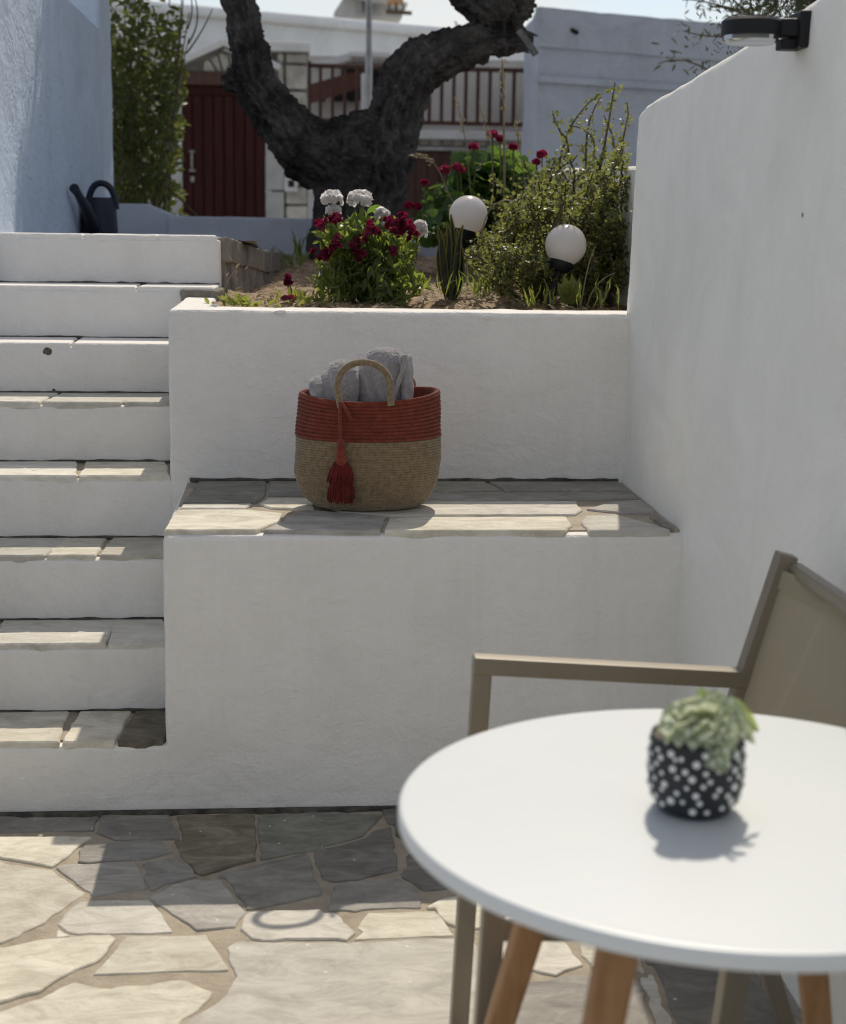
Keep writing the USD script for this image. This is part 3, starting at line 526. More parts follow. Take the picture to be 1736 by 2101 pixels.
# long white house with the bright parapet
A_, B_ = PY(372, 12, 21.), PY(1135, 62, 23.6)
lh = thing('white_house', 'long pale house with a sunlit rounded parapet under the sky', 'house', (0, 21, 1))
def wallslab(a, b, z0, z1, th=.3, out=0.):
    a, b = np.array(a[:2]), np.array(b[:2]); d = (b-a)/np.linalg.norm(b-a); nn = np.array([-d[1], d[0]])
    return [(p[0]+nn[0]*t, p[1]+nn[1]*t, z) for p in (a, b) for t in (-out, th) for z in (z0, z1)]
ext = A_[:2]+(A_[:2]-B_[:2])*.5
put('house_wall', rough(hull(wallslab(ext, B_, 1.0, A_[2]-.12, 5.)), .3, .008, 2, seed=61), FARW, lh, smooth=30)
pa = wallslab(ext, B_, A_[2]-.07, A_[2]-.03, .34, .035)
put('parapet', rough(hull(pa, .055, 10), .15, .008, 4), FARW, lh, smooth=60)
put('wall_crack', tube([PY(934, 44, 22.72), PY(937, 50, 22.70), PY(939, 58, 22.70)], .012, 5), TWIG, lh)
# balcony house between the tree limbs
YB = 18.5
bh = thing('balcony_house', 'house behind the tree with a brown railed balcony and a low brown door', 'house', (1.2, YB, 1))
b0, b1 = PY(632, 250, YB), PY(1100, 262, YB)
put('recessed_wall', box((b0[0]-.1, YB+1.3, 1.0), (b1[0]+.3, YB+1.5, PY(800, 118, YB+1.3)[2])), noisy('beige_render', (.40, .37, .33), (.47, .44, .40), scale=3), bh)
zr = PY(860, 266, YB)[2]
put('balcony_slab', rbox((b0[0]-.3, YB-.12, zr-.11), (b1[0]+.1, YB+1.3, zr), .015), COPE, bh, smooth=40)
put('lower_wall', box((b0[0]-.3, YB+.05, 1.0), (b1[0]+.1, YB+1.2, zr-.112)), FARW, bh)
zk = PY(880, 283, YB)[2]; zk2 = PY(880, 300, YB)[2]
for k in range(12):
    x = PY(836, 290, YB)[0]+k*.135
    put('frieze_stone', rbox((x, YB-.0, zk2), (x+.118, YB+.06, zk), .02, 6), BLOCK, bh, smooth=40)
put('door_beam', rbox((PY(828, 300, YB)[0], YB-.05, PY(880, 309, YB)[2]), (PY(1000, 300, YB)[0], YB+.06, zk2-.006), .01, 6), CONC, bh, smooth=40)
dx0, dx1 = PY(828, 350, YB)[0], PY(926, 350, YB)[0]; dz1 = PY(880, 309, YB)[2]
dd = put('lower_door', box((dx0, YB+.0, 1.0), (dx1, YB+.045, dz1)), BROWN, bh)
for k in range(4):
    put('door_plank', rbox((dx0+k*(dx1-dx0)/4+.004, YB-.02, 1.0), (dx0+(k+1)*(dx1-dx0)/4-.004, YB+.01, dz1-.02), .005, 6), BROWN, dd, smooth=40)
coursed(bh, dx1+.03, PY(1100, 350, YB)[0], 1.0, dz1-.01, YB+.02, .12, .22, .16, .34, 9, .06)
coursed(bh, PY(800, 350, YB)[0], dx0-.02, 1.0, dz1-.01, YB+.02, .12, .22, .12, .2, 10, .06)
# railing
zt_l, zt_r = PY(632, 128, YB)[2], PY(1097, 153, YB)[2]; zb_l, zb_r = PY(632, 243, YB)[2], PY(1097, 261, YB)[2]
tr_ = put('top_rail', beam((b0[0], YB-.05, (zt_l+zt_r)/2), (b1[0], YB-.05, (zt_l+zt_r)/2), .07, .05, r=.006), BROWN, bh, smooth=40)
zbm = (zb_l+zb_r)/2; ztm = (zt_l+zt_r)/2
put('bottom_rail', beam((b0[0], YB-.05, zbm), (b1[0], YB-.05, zbm), .05, .05, r=.006), BROWN, bh, smooth=40)
for k in range(20):
    x = b0[0]+(b1[0]-b0[0])*k/19; e = k in (0, 19)
    put('baluster', rbox((x-(.035 if e else .019), YB-.085, zbm-(.08 if e else .02)), (x+(.035 if e else .019), YB-.02, ztm+(.05 if e else .0)), .006, 6), BROWN, bh, smooth=40)
# lean-to over the balcony stair
q = [PY(638, 172, YB+.8), PY(752, 140, YB+.8), PY(752, 176, YB+.8), PY(638, 212, YB+.8)]
put('stair_roof', prism([(p[0], p[2]) for p in q], YB+.8, YB+.86, 1), noisy('russet_panel', (.10, .044, .032), (.14, .06, .044), scale=5), bh)
q = [PY(628, 133, YB+.5), PY(722, 107, YB+.5), PY(722, 122, YB+.5), PY(628, 146, YB+.5)]
put('stair_fascia', prism([(p[0], p[2]) for p in q], YB+.5, YB+.75, 1), COPE, bh)
put('canopy', rbox(PY(716, 116, YB+.45)*[1, 0, 1]+[0, YB+.4, -.0], PY(800, 107, YB+.45)*[1, 0, 1]+[0, YB+1.3, 0], .01, 6), COPE, bh, smooth=40)
put('shadowed_opening', box((PY(700, 150, YB+1.25)[0], YB+1.22, PY(700, 205, YB+1.25)[2]), (PY(800, 150, YB+1.25)[0], YB+1.29, PY(700, 121, YB+1.25)[2])), DARKW, bh)
for k in range(3):
    p0, p1 = PY(648+k*34, 208, YB+1.2), PY(668+k*34, 188-k*3, YB+1.2)
    put('window_pane', box((p0[0], YB+1.19, p0[2]), (p1[0], YB+1.25, p1[2])), DARKW, bh)
put('white_post', rbox((PY(742, 150, YB+.3)[0], YB+.3, zr), (PY(758, 150, YB+.3)[0], YB+.42, PY(742, 150, YB+.3)[2]), .01, 6), FARW, bh)
# right blue-grey house
gh = thing('grey_house', 'blue-grey rendered house with a flat roof and a plaster string course at the right', 'house', (2.5, 15, 1))
c0 = PY(1108, 14, 15.); c1 = PY(1760, 75, 16.6); c2 = PY(1078, 30, 16.6)
d1 = (c1[:2]-c0[:2])
body = hull([(p[0], p[1], z) for p in (c0, c0+(c1-c0)*2.2, np.array([*(c0[:2]+d1*2.2), 0])+[0, 4, 0], np.array([c2[0], c2[1], 0]), np.array([c2[0]+.6, c2[1]+3, 0])) for z in (1.0, c0[2])])
put('house_wall', rough(body, .16, .02, 3.2, seed=71, amp2=.006, scale2=12), GREYW, gh, smooth=40)
z_s = PY(1112, 156, 15.)[2]
nn = np.array([d1[1], -d1[0]])/np.linalg.norm(d1)
for za, zb_, o in ((z_s-.05, z_s, .02),):
    put('string_course', rough(hull([(p[0]+nn[0]*t, p[1]+nn[1]*t, z) for p in (c0, c0+d1.tolist().__class__([d1[0]*2, d1[1]*2, 0])) for t in (-.06, .03) for z in (za, zb_)], .008, 6), .15, .006, 6), GREYW, gh, smooth=40)
put('upper_band', rough(hull([(p[0]+nn[0]*t, p[1]+nn[1]*t, z) for p in (c0, c0+np.array([d1[0]*2, d1[1]*2, 0])) for t in (-.06, .012) for z in (PY(1112, 95, 15.)[2], PY(1112, 16, 15.)[2])], .008, 6), .1, .02, 4, seed=77), GREYW, gh, smooth=40)
hole = PY(1172, 62, 15.15)
put('rust_hole', rough(hull([hole+np.array([0, -.03, 0]), hole+np.array([.05, -.03, -.02])], .022, 8), .01, .006, 30), DARKW, gh)
# rooftop clutter
rt = thing('rooftop_shed', 'grey lean-to shed on the roof of the long white house', 'shed', PY(740, 15, 24.5))
q = [PY(686, 24, 24.5), PY(706, -6, 24.5), PY(722, -3, 24.5), PY(826, 20, 24.5), PY(826, 34, 24.5), PY(686, 34, 24.5)]
put('shed_wall', prism([(p[0], p[2]) for p in q][::-1], 24.5, 25.5, 1), CONC, rt)
put('shed_roof', beam(PY(704, -7, 24.6), PY(830, 20, 24.6), 1.2, .05), CONC, rt)
for u in (738, 753, 763):
    put('shed_rib', beam(PY(u, 26, 24.45), PY(u-1, -3+(u-722)*.2, 24.45), .06, .06, up=(0, 1, 0)), STEEL, rt)
ct_ = thing('rooftop_stool', 'little wire-legged stand with a tan seat on the white roof edge', 'stand', PY(818, 30, 23.))
put('seat', rbox(PY(795, 4, 23.), PY(828, -8, 23.)+[0, .35, 0], .02, 6), TAN, ct_, smooth=40)
for k, c in enumerate((804, 818)):
    o = PY(c+2, 14, 23.1); a = np.linspace(0, 2*math.pi, 17)
    put('wire_loop', tube(np.c_[o[0]+np.cos(a)*.055, np.full(17, o[1]), o[2]+np.sin(a)*.07], .012, 6), BLACK, ct_)
put('foot_bar', beam(PY(792, 24, 23.05), PY(845, 27, 23.05), .05, .05), TWIG, ct_)
pole = thing('metal_pole', 'slim galvanised metal pole rising between the two tree limbs', 'pole', PY(757, 260, 12.5))
put('shaft', tube([(PY(757, 260, 12.5)[0], 12.5, 1.0), (PY(757, 100, 12.5)[0], 12.5, 2.75), (PY(757, -150, 12.5)[0], 12.5, 4.)], [.024, .023, .02], 12), STEEL, pole, smooth=60)
put('sleeve', tube([(PY(757, 110, 12.5)[0], 12.5, PY(757, 200, 12.5)[2]-.5), (PY(757, 110, 12.5)[0], 12.5, PY(757, 112, 12.5)[2])], .029, 12), STEEL, pole, smooth=60)

# ---------------------------------------------------------------- the tree
YT = 8.3; mpx = YT/F
tree = thing('carob_tree', 'thick dark forked tree trunk with rough bark behind the white flowers', 'tree', PY(735, 480, YT))
SPINE = []
def limb(pts, Ys=None):
    P_ = [PY(u, v, YT if Ys is None else Ys[i]) for i, (u, v, r) in enumerate(pts)]; R_ = [r*mpx for u, v, r in pts]
    SPINE.extend(zip(P_[:-1], P_[1:]))
    return [hull([P_[i], P_[i+1]], [R_[i], R_[i+1]], 20) for i in range(len(P_)-1)]
trunk = limb([(733, 520, 100), (733, 440, 90), (742, 370, 92), (748, 318, 92)])+[hull([PY(705, 318, YT), PY(790, 312, YT)], [70*mpx, 62*mpx], 20)]
left = limb([(735, 350, 78), (680, 335, 66), (632, 305, 58), (592, 262, 54), (556, 222, 50), (522, 170, 42), (514, 120, 38), (505, 70, 36), (487, -10, 38), (468, -90, 34), (430, -260, 28), (380, -420, 20)], [8.3, 8.3, 8.3, 8.3, 8.3, 8.3, 8.3, 8.3, 8.32, 8.4, 8.7, 9.1])+limb([(525, 190, 40), (494, 162, 30), (480, 172, 22)])
right = limb([(775, 330, 66), (800, 275, 58), (816, 215, 54), (836, 165, 54), (872, 126, 51), (930, 100, 46), (1000, 82, 38), (1052, 80, 31), (1072, 84, 22)])
uplimb = limb([(1040, 70, 32), (1032, 40, 40), (1000, 8, 50), (968, -24, 54), (930, -110, 44), (880, -260, 34), (860, -430, 22)], [8.3, 8.3, 8.3, 8.3, 8.45, 8.8, 9.2])+limb([(1020, 50, 30), (1062, 24, 26), (1074, 10, 25)])
solid = m3.Manifold.batch_boolean(trunk+left+right+uplimb, m3.OpType.Add).refine_to_length(.017)
v, f = arr(solid); t = trimesh.Trimesh(v, f, process=True); trimesh.smoothing.filter_taubin(t, iterations=26)
nrm = meshkit.arrays(t, True)[2]; v = np.array(t.vertices)
best = np.full(len(v), 1e9); sp_ = np.zeros((len(v), 3)); off = 0.
for (pa, pb) in SPINE:
    ab = pb-pa; L_ = np.linalg.norm(ab); w = np.clip(((v-pa)@ab)/L_**2, 0, 1); q = pa+w[:, None]*ab; dist = np.linalg.norm(v-q, axis=1); k = dist < best
    best[k] = dist[k]; rad_ = (v-q)/np.maximum(dist, 1e-6)[:, None]; sp_[k] = np.c_[rad_[:, 0], rad_[:, 2]*.6+rad_[:, 1], off+w*L_][k]; off += L_
fis = meshkit.fbm(np.c_[sp_[:, :2]*5.5+(meshkit.fbm(v*4, 2, 70)[:, None]-.5)*2.5, sp_[:, 2]*2.6], 4, 66)
ridge = np.clip(1-np.abs(fis-.5)*9, 0, 1)
d = -.024*ridge+(meshkit.fbm(v*[5, 5, 3], 4, 3)-.5)*.075+(np.abs(meshkit.fbm(v*[24, 24, 11], 3, 8)-.5)*-.13)+.014
put('trunk', (v+nrm*d[:, None], np.array(t.faces)), BARK, tree, smooth=True)
bd0, bd1 = PY(1064, 62, YT-.12), PY(1100, 112, YT-.14)
put('broken_bark', rough(beam(bd0, bd1, .034, .02, up=(0, -1, .3), r=.005), .02, .005, 20), noisy('grey_bark_strip', (.07, .07, .065), (.13, .13, .125), scale=20), tree, smooth=50)
for k in range(5):
    a = PY(1062+rng.uniform(-8, 6), 58+k*11, YT-.05); b = a+np.array([rng.uniform(.05, .1), -.03, rng.uniform(-.06, .0)])
    put('bark_splinter', tube([a, (a+b)/2+[0, 0, .008], b], [.02, .014, .004], 6), BARK, tree)
# crown (above the picture) that shades the trunk, low wall and back of the bed
cent = [(-.9, 9.3, 4.2, .75), (-.1, 9.0, 4.4, .8), (.7, 9.4, 4.3, .8), (-.4, 10.1, 4.6, .9), (.5, 10.2, 4.7, .9), (1.5, 9.9, 4.4, .7), (-1.5, 10., 4.6, .7), (1.3, 10.8, 4.6, .8), (.1, 9.9, 5.3, .9),
    (-.7, 8.6, 3.7, .55), (.0, 8.5, 3.6, .55), (-1.0, 9.8, 5.3, .8), (.9, 10.6, 5.4, .8), (-.3, 10.9, 5.8, .8), (-.2, 11.3, 4.6, .8), (.8, 11.5, 4.8, .8), (1.9, 11.2, 4.6, .8)]
lp, ln, brs = [], [], []
for (x, y, z, r) in cent:
    n = 1300; d = rdir(n); rr = r*rng.random(n)**.45
    lp.append(np.array([x, y, z])+d*rr[:, None]*[1, 1, .72])
    s = PY(410, -330, 8.8) if x < 0 else PY(870, -400, 9.1)
    brs.append(tube(curve([s, (s+[x, y, z])/2+[0, 0, .12], (x, y, z)], 6), [.07, .06, .05, .04, .03, .015], 7))
lp = np.vstack(lp); n = len(lp)
put('crown', leaves(lp, rdir(n, -.2), rdir(n, 1.), rng.uniform(.09, .15, n), rng.uniform(.045, .075, n)), L_TREE, tree, kind='stuff')
for b in brs: put('branch', b, BARK, tree, smooth=60)

# ---------------------------------------------------------------- climber on the left
cl = thing('climbing_plant', 'tall thin-stemmed climbing plant with small yellow-green leaves beside the left wall', 'plant', PY(290, 420, 10.2))
lp, ld = [], []
for k in range(25):
    u0 = rng.uniform(236, 345); u1 = u0+rng.normal(0, 22)+8; u2 = min(u1+rng.normal(6, 24), 388); Yk = rng.uniform(9.6, 10.8)
    top = rng.uniform(-60, 120) if k > 5 else rng.uniform(150, 330)
    c = curve([PY(u0, 440, Yk)*[1, 1, 0]+[0, 0, 1.2], PY((u0+u1)/2, 300, Yk), PY(u1, 150+max(top, 0)*.4, Yk), PY(u2, top, Yk)], 14)
    put('stem', tube(c, np.linspace(.009, .003, 14), 5), TWIG, cl)
    m = 125; tq = rng.random(m)**.75; i0 = np.clip((tq*13).astype(int), 0, 12); fr_ = tq*13-i0
    lp.append(c[i0]*(1-fr_)[:, None]+c[i0+1]*fr_[:, None]+rng.normal(0, .055, (m, 3)))
for (u, v_, s_, m) in ((300, 15, .26, 210), (265, 90, .24, 210), (335, 170, .16, 120), (330, 235, .16, 120), (370, 165, .08, 60), (335, 360, .10, 90), (290, 400, .16, 240), (255, 330, .12, 100), (250, 200, .2, 240)):
    lp.append(PY(u, v_, 10.1)+rng.normal(0, 1, (m, 3))*[s_*.55, s_*.9, s_])
lp = np.vstack(lp); lp = lp[(lp[:, 0]/lp[:, 1] < -.066+rng.normal(0, .0025, len(lp))) & (rng.random(len(lp)) < .78)]; n = len(lp)
put('foliage', leaves(lp, rdir(n, -.1), rdir(n, .5), rng.uniform(.04, .08, n), rng.uniform(.025, .048, n)), L_VINE, cl, kind='stuff')
for (pts) in ([(386, 90), (405, 40), (398, -10)], [(382, 110), (410, 70), (436, 18)], [(384, 60), (394, 20), (388, -20)]):
    put('bare_twig', tube(curve([PY(u, v_, 10.) for u, v_ in pts], 8), np.linspace(.006, .003, 8), 5), TWIG, cl)

# ---------------------------------------------------------------- plants in the bed
def scatter_bush(shells, dens_seed=0):
    out = []
    for (c, r, n) in shells:
        d = rdir(n, .15); out.append(np.array(c)+d*(np.array(r)*(rng.random((n, 1))**.4)))
    return np.vstack(out)
# geranium bush with cerise heads
yg = 6.9
gb = thing('red_geranium', 'large green geranium bush with small cerise-red flower heads behind the left globe lamp', 'plant', PY(1000, 480, yg))
sh = [(PY(u, v_, yg+dy), (r*yg/F, .25, r*yg/F*.85), n) for u, v_, r, dy, n in ((1000, 400, 75, 0, 150), (930, 430, 62, -.1, 130), (1060, 390, 70, .1, 130), (965, 350, 42, 0, 80), (1030, 345, 46, .1, 80), (890, 470, 40, -.2, 80), (1110, 420, 60, .1, 90), (1010, 480, 90, 0, 130))]
gp = scatter_bush(sh); n = len(gp)
nn_ = rdir(n, .9)+[0, -.4, 0]
def disc_leaves(pos, nrm, rad):
    nrm = nrm/np.linalg.norm(nrm, axis=1, keepdims=True); t = rng.normal(size=pos.shape); s = np.cross(nrm, t); s /= np.linalg.norm(s, axis=1, keepdims=True); u = np.cross(nrm, s)
    k = 11; a = np.arange(k)*2*math.pi/k; vs = [pos]
    for j in range(k):
        w = (1+.10*math.cos(j*5.1))*(1 if j else .45); vs.append(pos+rad[:, None]*w*(math.cos(a[j])*s+math.sin(a[j])*u)+nrm*rad[:, None]*(.18+.08*math.cos(3*a[j])))
    v = np.stack(vs, 1).reshape(-1, 3); tri_ = np.array([[0, 1+j, 1+(j+1) % k] for j in range(k)])
    return v, (np.arange(len(pos))[:, None, None]*(k+1)+tri_[None]).reshape(-1, 3)
put('foliage', disc_leaves(gp, nn_, rng.uniform(.022, .05, n)), L_GER, gb, smooth=False, kind='stuff')
for k in range(14):
    b = PY(rng.uniform(900, 1090), 490, yg+rng.uniform(-.2, .2)); e = gp[int(rng.integers(n))]
    put('stem', tube([b, (b+e)/2+rng.normal(0, .03, 3), e], [.009, .007, .005], 5), STEM, gb)
def flower_head(c, r, npet, pr, mat, parent, sy=1., name='flower_head'):
    d = rdir(npet, .45); d[:, 2] = np.where(d[:, 2] < -.45, -d[:, 2]*.3, d[:, 2]); d /= np.linalg.norm(d, axis=1, keepdims=True)
    return put(name, disc_leaves(np.array(c)+d*r*[1, 1, sy]*(.8+.25*rng.random((npet, 1))), d+rng.normal(0, .45, d.shape), np.full(npet, pr)*rng.uniform(.75, 1.2, npet)), mat, parent, smooth=False)
for (u, v_, r) in ((1010, 277, 15), (1026, 285, 9), (972, 302, 14), (1053, 302, 10), (1112, 317, 13), (1101, 333, 9), (912, 349, 13), (938, 343, 11), (945, 349, 9), (871, 375, 8), (840, 421, 12), (857, 424, 10)):
    c = PY(u, v_, yg-.25)
    flower_head(c, r*yg/F*.60, 46, .0115, P_PINK, gb, .7)
    put('flower_stem', tube([c, c+[.01, .03, -.12], c+[.0, .08, -.24]], .0035, 5), STEM, gb)
# jade-like spiny bush
yb_ = 5.7
jb = thing('spiny_bush', 'large thorny shrub with wiry dark branches and tiny round leaves against the right wall', 'shrub', PY(1170, 600, yb_))
lp, ld = [], []
def branch(pts, Ys, r0=.009, dens=1., spread=.018, name='branch'):
    c = curve([PY(u, v_, y) for (u, v_), y in zip(pts, Ys)], 18); c = c+rng.normal(0, .004, c.shape)
    put(name, tube(c, np.linspace(r0, .0022, 18), 5), TWIG, jb)
    L = np.linalg.norm(np.diff(c, axis=0), axis=1).sum(); m = int(L*210*dens)
    tq = rng.random(m)**.8*17; i0 = np.clip(tq.astype(int), 0, 16); fr_ = tq-i0
    p = c[i0]*(1-fr_)[:, None]+c[i0+1]*fr_[:, None]; lp.append(p+rng.normal(0, spread, (m, 3))*.6); ld.append(rng.normal(size=(m, 3))+[0, 0, .5])
MAIN = [[(1180, 600), (1170, 480), (1150, 380), (1228, 190)], [(1190, 600), (1210, 450), (1235, 320), (1262, 170)], [(1185, 600), (1200, 420), (1200, 330), (1232, 195)], [(1190, 600), (1230, 450), (1270, 330), (1288, 210)], [(1170, 600), (1180, 420), (1170, 320), (1128, 232)], [(1175, 600), (1200, 400), (1220, 300), (1170, 255)],
        [(1190, 600), (1240, 430), (1262, 320), (1240, 240)], [(1160, 610), (1100, 470), (1040, 425), (925, 440)], [(1150, 610), (1080, 500), (1020, 430), (985, 420)], [(1140, 610), (1100, 500), (1040, 400), (1010, 370)], [(1190, 610), (1250, 480), (1280, 400), (1292, 350)], [(1200, 610), (1255, 520), (1275, 480), (1282, 440)],
        [(1130, 610), (1060, 520), (1000, 480), (960, 470)], [(1150, 600), (1130, 480), (1100, 400), (1075, 330)], [(1150, 600), (1140, 460), (1120, 390), (1130, 330)], [(1170, 610), (1150, 500), (1090, 440), (1060, 360)]]
for p in MAIN:
    yy = yb_+rng.uniform(-.3, .5); branch(p, [yy+.1, yy+.05, yy, yy-.08], .010, .9)
for k in range(135):
    u0, v0 = rng.uniform(1020, 1240), rng.uniform(480, 620); du, dv = rng.normal(10, 70), -rng.uniform(60, 220)
    u1 = float(np.clip(u0+du, 965, 1290)); v1 = max(v0+dv, 560-(u1-930)*1.05, 300)
    y = rng.uniform(5.0, 6.4)
    branch([(u0, v0), ((u0*2+u1)/3+rng.normal(0, 12), (v0*2+v1)/3), ((u0+2*u1)/3+rng.normal(0, 12), (v0+2*v1)/3-6), (u1, v1)], [y+.05, y, y, y-.05], .006, 1.25, .024)
for k in range(60):
    u0, v0 = rng.uniform(1195, 1262), rng.uniform(400, 630); u1 = float(np.clip(u0+rng.normal(14, 22), 1180, 1288)); v1 = v0-rng.uniform(40, 130); y = rng.uniform(5.0, 5.9)
    branch([(u0, v0), (u0*.6+u1*.4+rng.normal(0, 6), v0*.6+v1*.4), (u1, v1)], [y+.05, y, y-.03], .005, 1.5, .024)
for k in range(34):
    u0, v0 = rng.uniform(1010, 1215), rng.uniform(560, 636); u1 = u0+rng.normal(0, 40); v1 = v0-rng.uniform(30, 90); y = rng.uniform(4.85, 5.15)
    branch([(u0, v0), ((u0+u1)/2+rng.normal(0, 6), (v0+v1)/2), (u1, v1)], [y+.04, y, y-.03], .004, 1.4, .022)
lp = np.vstack(lp); ld = np.vstack(ld); n = len(lp)
put('foliage', leaves(lp, ld, rdir(n, .8), rng.uniform(.010, .021, n), rng.uniform(.009, .016, n), .15, 'round'), L_BUSH, jb, kind='stuff')
# dark-red flowering bush with lance leaves
yf = 5.15; k_ = yf/F
fb = thing('crimson_flower_bush', 'bushy plant with dark crimson blooms in front of the tree trunk', 'plant', PY(755, 635, yf))
sh = [(PY(u, v_, yf+dy), (r*k_, .13, r*k_*.85), n) for u, v_, r, dy, n in ((750, 560, 78, 0, 420), (700, 540, 52, 0, 220), (800, 540, 55, 0, 240), (740, 500, 55, 0, 200), (815, 500, 40, .05, 120), (690, 490, 34, 0, 100), (690, 600, 50, -.05, 200), (790, 600, 60, -.08, 260), (845, 590, 25, -.05, 50))]
p = scatter_bush(sh); p = p[p[:, 2] > 1.17]; n = len(p)
put('foliage', leaves(p, rdir(n, .9), rdir(n, .2), rng.uniform(.03, .06, n), rng.uniform(.010, .020, n)), L_FLOW, fb, kind='stuff')
for k in range(26):
    b = PY(rng.uniform(705, 800), 628, yf+rng.uniform(-.05, .1)); e = p[int(rng.integers(n))]
    put('stem', tube([b, b*.4+e*.6+rng.normal(0, .012, 3), e], [.005, .004, .003], 5), STEM, fb)
def ruffle(c, r, mat, parent, npet=9, name='bloom'):
    pos, dd_, nn2 = [], [], []
    d = rdir(npet, .6); n2 = rdir(npet, .2)
    return put(name, disc_leaves(np.array(c)+d*r*.45, d*.7+n2, np.full(npet, r*.75)*rng.uniform(.7, 1.1, npet)), mat, parent, smooth=False)
for (u, v_, rx, rz, m) in ((668, 460, 12, 8, 4), (688, 450, 13, 12, 5), (800, 455, 16, 12, 6), (825, 452, 18, 13, 7), (846, 466, 16, 14, 6), (838, 480, 14, 14, 5), (815, 470, 18, 12, 6), (757, 466, 13, 12, 5), (772, 474, 10, 8, 3), (742, 488, 13, 12, 5), (727, 503, 12, 14, 5), (690, 495, 10, 16, 5), (664, 522, 13, 11, 5), (682, 517, 10, 12, 4), (738, 524, 13, 14, 4), (812, 513, 15, 11, 4), (735, 508, 9, 14, 4)):
    for q in range(m):
        c = PY(u+rng.normal(0, rx*.45), v_+rng.normal(0, rz*.45), yf-.10+rng.uniform(-.05, .03))
        ruffle(c, rng.uniform(.011, .017), P_RED, fb, 8)
# white geranium
wg = thing('white_geranium', 'white geranium whose round flower heads rise above the crimson blooms', 'plant', PY(740, 600, yf+.12))
for (u, v_, r, sy) in ((682, 409, 23, .8), (738, 411, 26, .85), (684, 434, 16, .7), (784, 441, 15, .95), (783, 466, 9, .9), (861, 473, 17, 1.3)):
    c = PY(u, v_, yf+.02); flower_head(c, r*k_*.86, int(4.2*r)+20, .0105, P_WHITE, wg, sy)
    b = PY(u*.75+.25*740, 560, yf+.1)
    put('flower_stem', tube(curve([c, c*.6+b*.4+[.004, 0, 0], b], 8), .0032, 6), STEM, wg, smooth=60)
p = PY(735, 500, yf+.12)+rng.normal(0, 1, (60, 3))*[.05, .04, .035]
put('foliage', disc_leaves(p, rdir(60, .8), rng.uniform(.018, .03, 60)), L_GER, wg, kind='stuff')
# lone crimson flower
lf = thing('lone_crimson_flower', 'single crimson flower on a short stalk alone in the dry litter', 'flower', PY(598, 630, 5.0))
for q in range(5): ruffle(PY(591+rng.normal(0, 3), 578+rng.normal(0, 4), 5.0), .016, P_RED, lf, 8)
put('stem', tube(curve([PY(593, 582, 5.), PY(600, 605, 5.), PY(598, 632, 5.)], 8), .003, 6), STEM, lf)
b = np.array([PY(600, 622, 5.)]*7); put('foliage', leaves(b, np.c_[rng.normal(0, .5, 7), rng.normal(0, .3, 7), np.full(7, 1.2)], rdir(7), rng.uniform(.04, .07, 7), .014), L_LIME, lf)
put('fallen_bloom', disc_leaves(np.array([PY(592, 612, 4.95)]*5)+rng.normal(0, .006, (5, 3)), rdir(5, .5), np.full(5, .011)), P_RED, lf)
# yellow-edged sword plant
sp = thing('sword_plant', 'narrow upright sword-leaved plant with pale yellow leaf margins beside the left globe lamp', 'plant', PY(925, 615, 5.25))
def blade(parent, pts, wd, y, mat, edge):
    c = curve([PY(u, v_, y) for u, v_ in pts], 12); wv = wd*np.sin(np.linspace(.35, math.pi-.03, 12))**.7; a = rng.uniform(-.6, .6)
    s = np.array([math.cos(a), math.sin(a), 0])
    v = np.vstack([c-s*wv[:, None], c+[0, .006, 0], c+s*wv[:, None]]); f = []
    for i in range(11): f += [[i, i+1, 12+i], [12+i, i+1, 13+i], [12+i, 13+i, 24+i], [24+i, 13+i, 25+i]]
    bl = put('blade', (v, np.array(f)), mat, parent, smooth=True)
    put('leaf_margin', join([tube(c+sg*s*wv[:, None], .0022, 4) for sg in (-1, 1)]), edge, bl)
for pts in ([(922, 618), (912, 560), (906, 500), (898, 462)], [(924, 618), (920, 550), (922, 500), (916, 455)], [(926, 618), (928, 560), (930, 500), (925, 440)], [(928, 618), (936, 560), (940, 510), (950, 462)], [(930, 618), (945, 570), (945, 520), (938, 470)], [(918, 616), (906, 560), (903, 515), (915, 478)], [(925, 618), (932, 580), (921, 540), (930, 500)], [(921, 617), (914, 585), (918, 545), (908, 515)]):
    blade(sp, pts, .011, 5.25+rng.uniform(-.03, .03), L_SNAKE, L_EDGE)
# succulent by the right globe lamp
su = thing('broad_leaf_succulent', 'small succulent with broad upright yellow-green leaves under the right globe lamp', 'plant', PY(1165, 625, 4.85))
for (u, v_, t_, w) in ((1148, 598, .06, .028), (1160, 585, .075, .03), (1176, 582, .08, .03), (1190, 590, .07, .026), (1155, 612, .06, .03), (1180, 610, .06, .03)):
    b0_ = PY(1168+(u-1168)*.4, 625, 4.85); e = PY(u, v_-16, 4.83)
    put('leaf', leaves([b0_], [e-b0_], [[.1, -1, .3]], np.linalg.norm(e-b0_)*1.05, w, .3, 'round'), L_LIME, su)
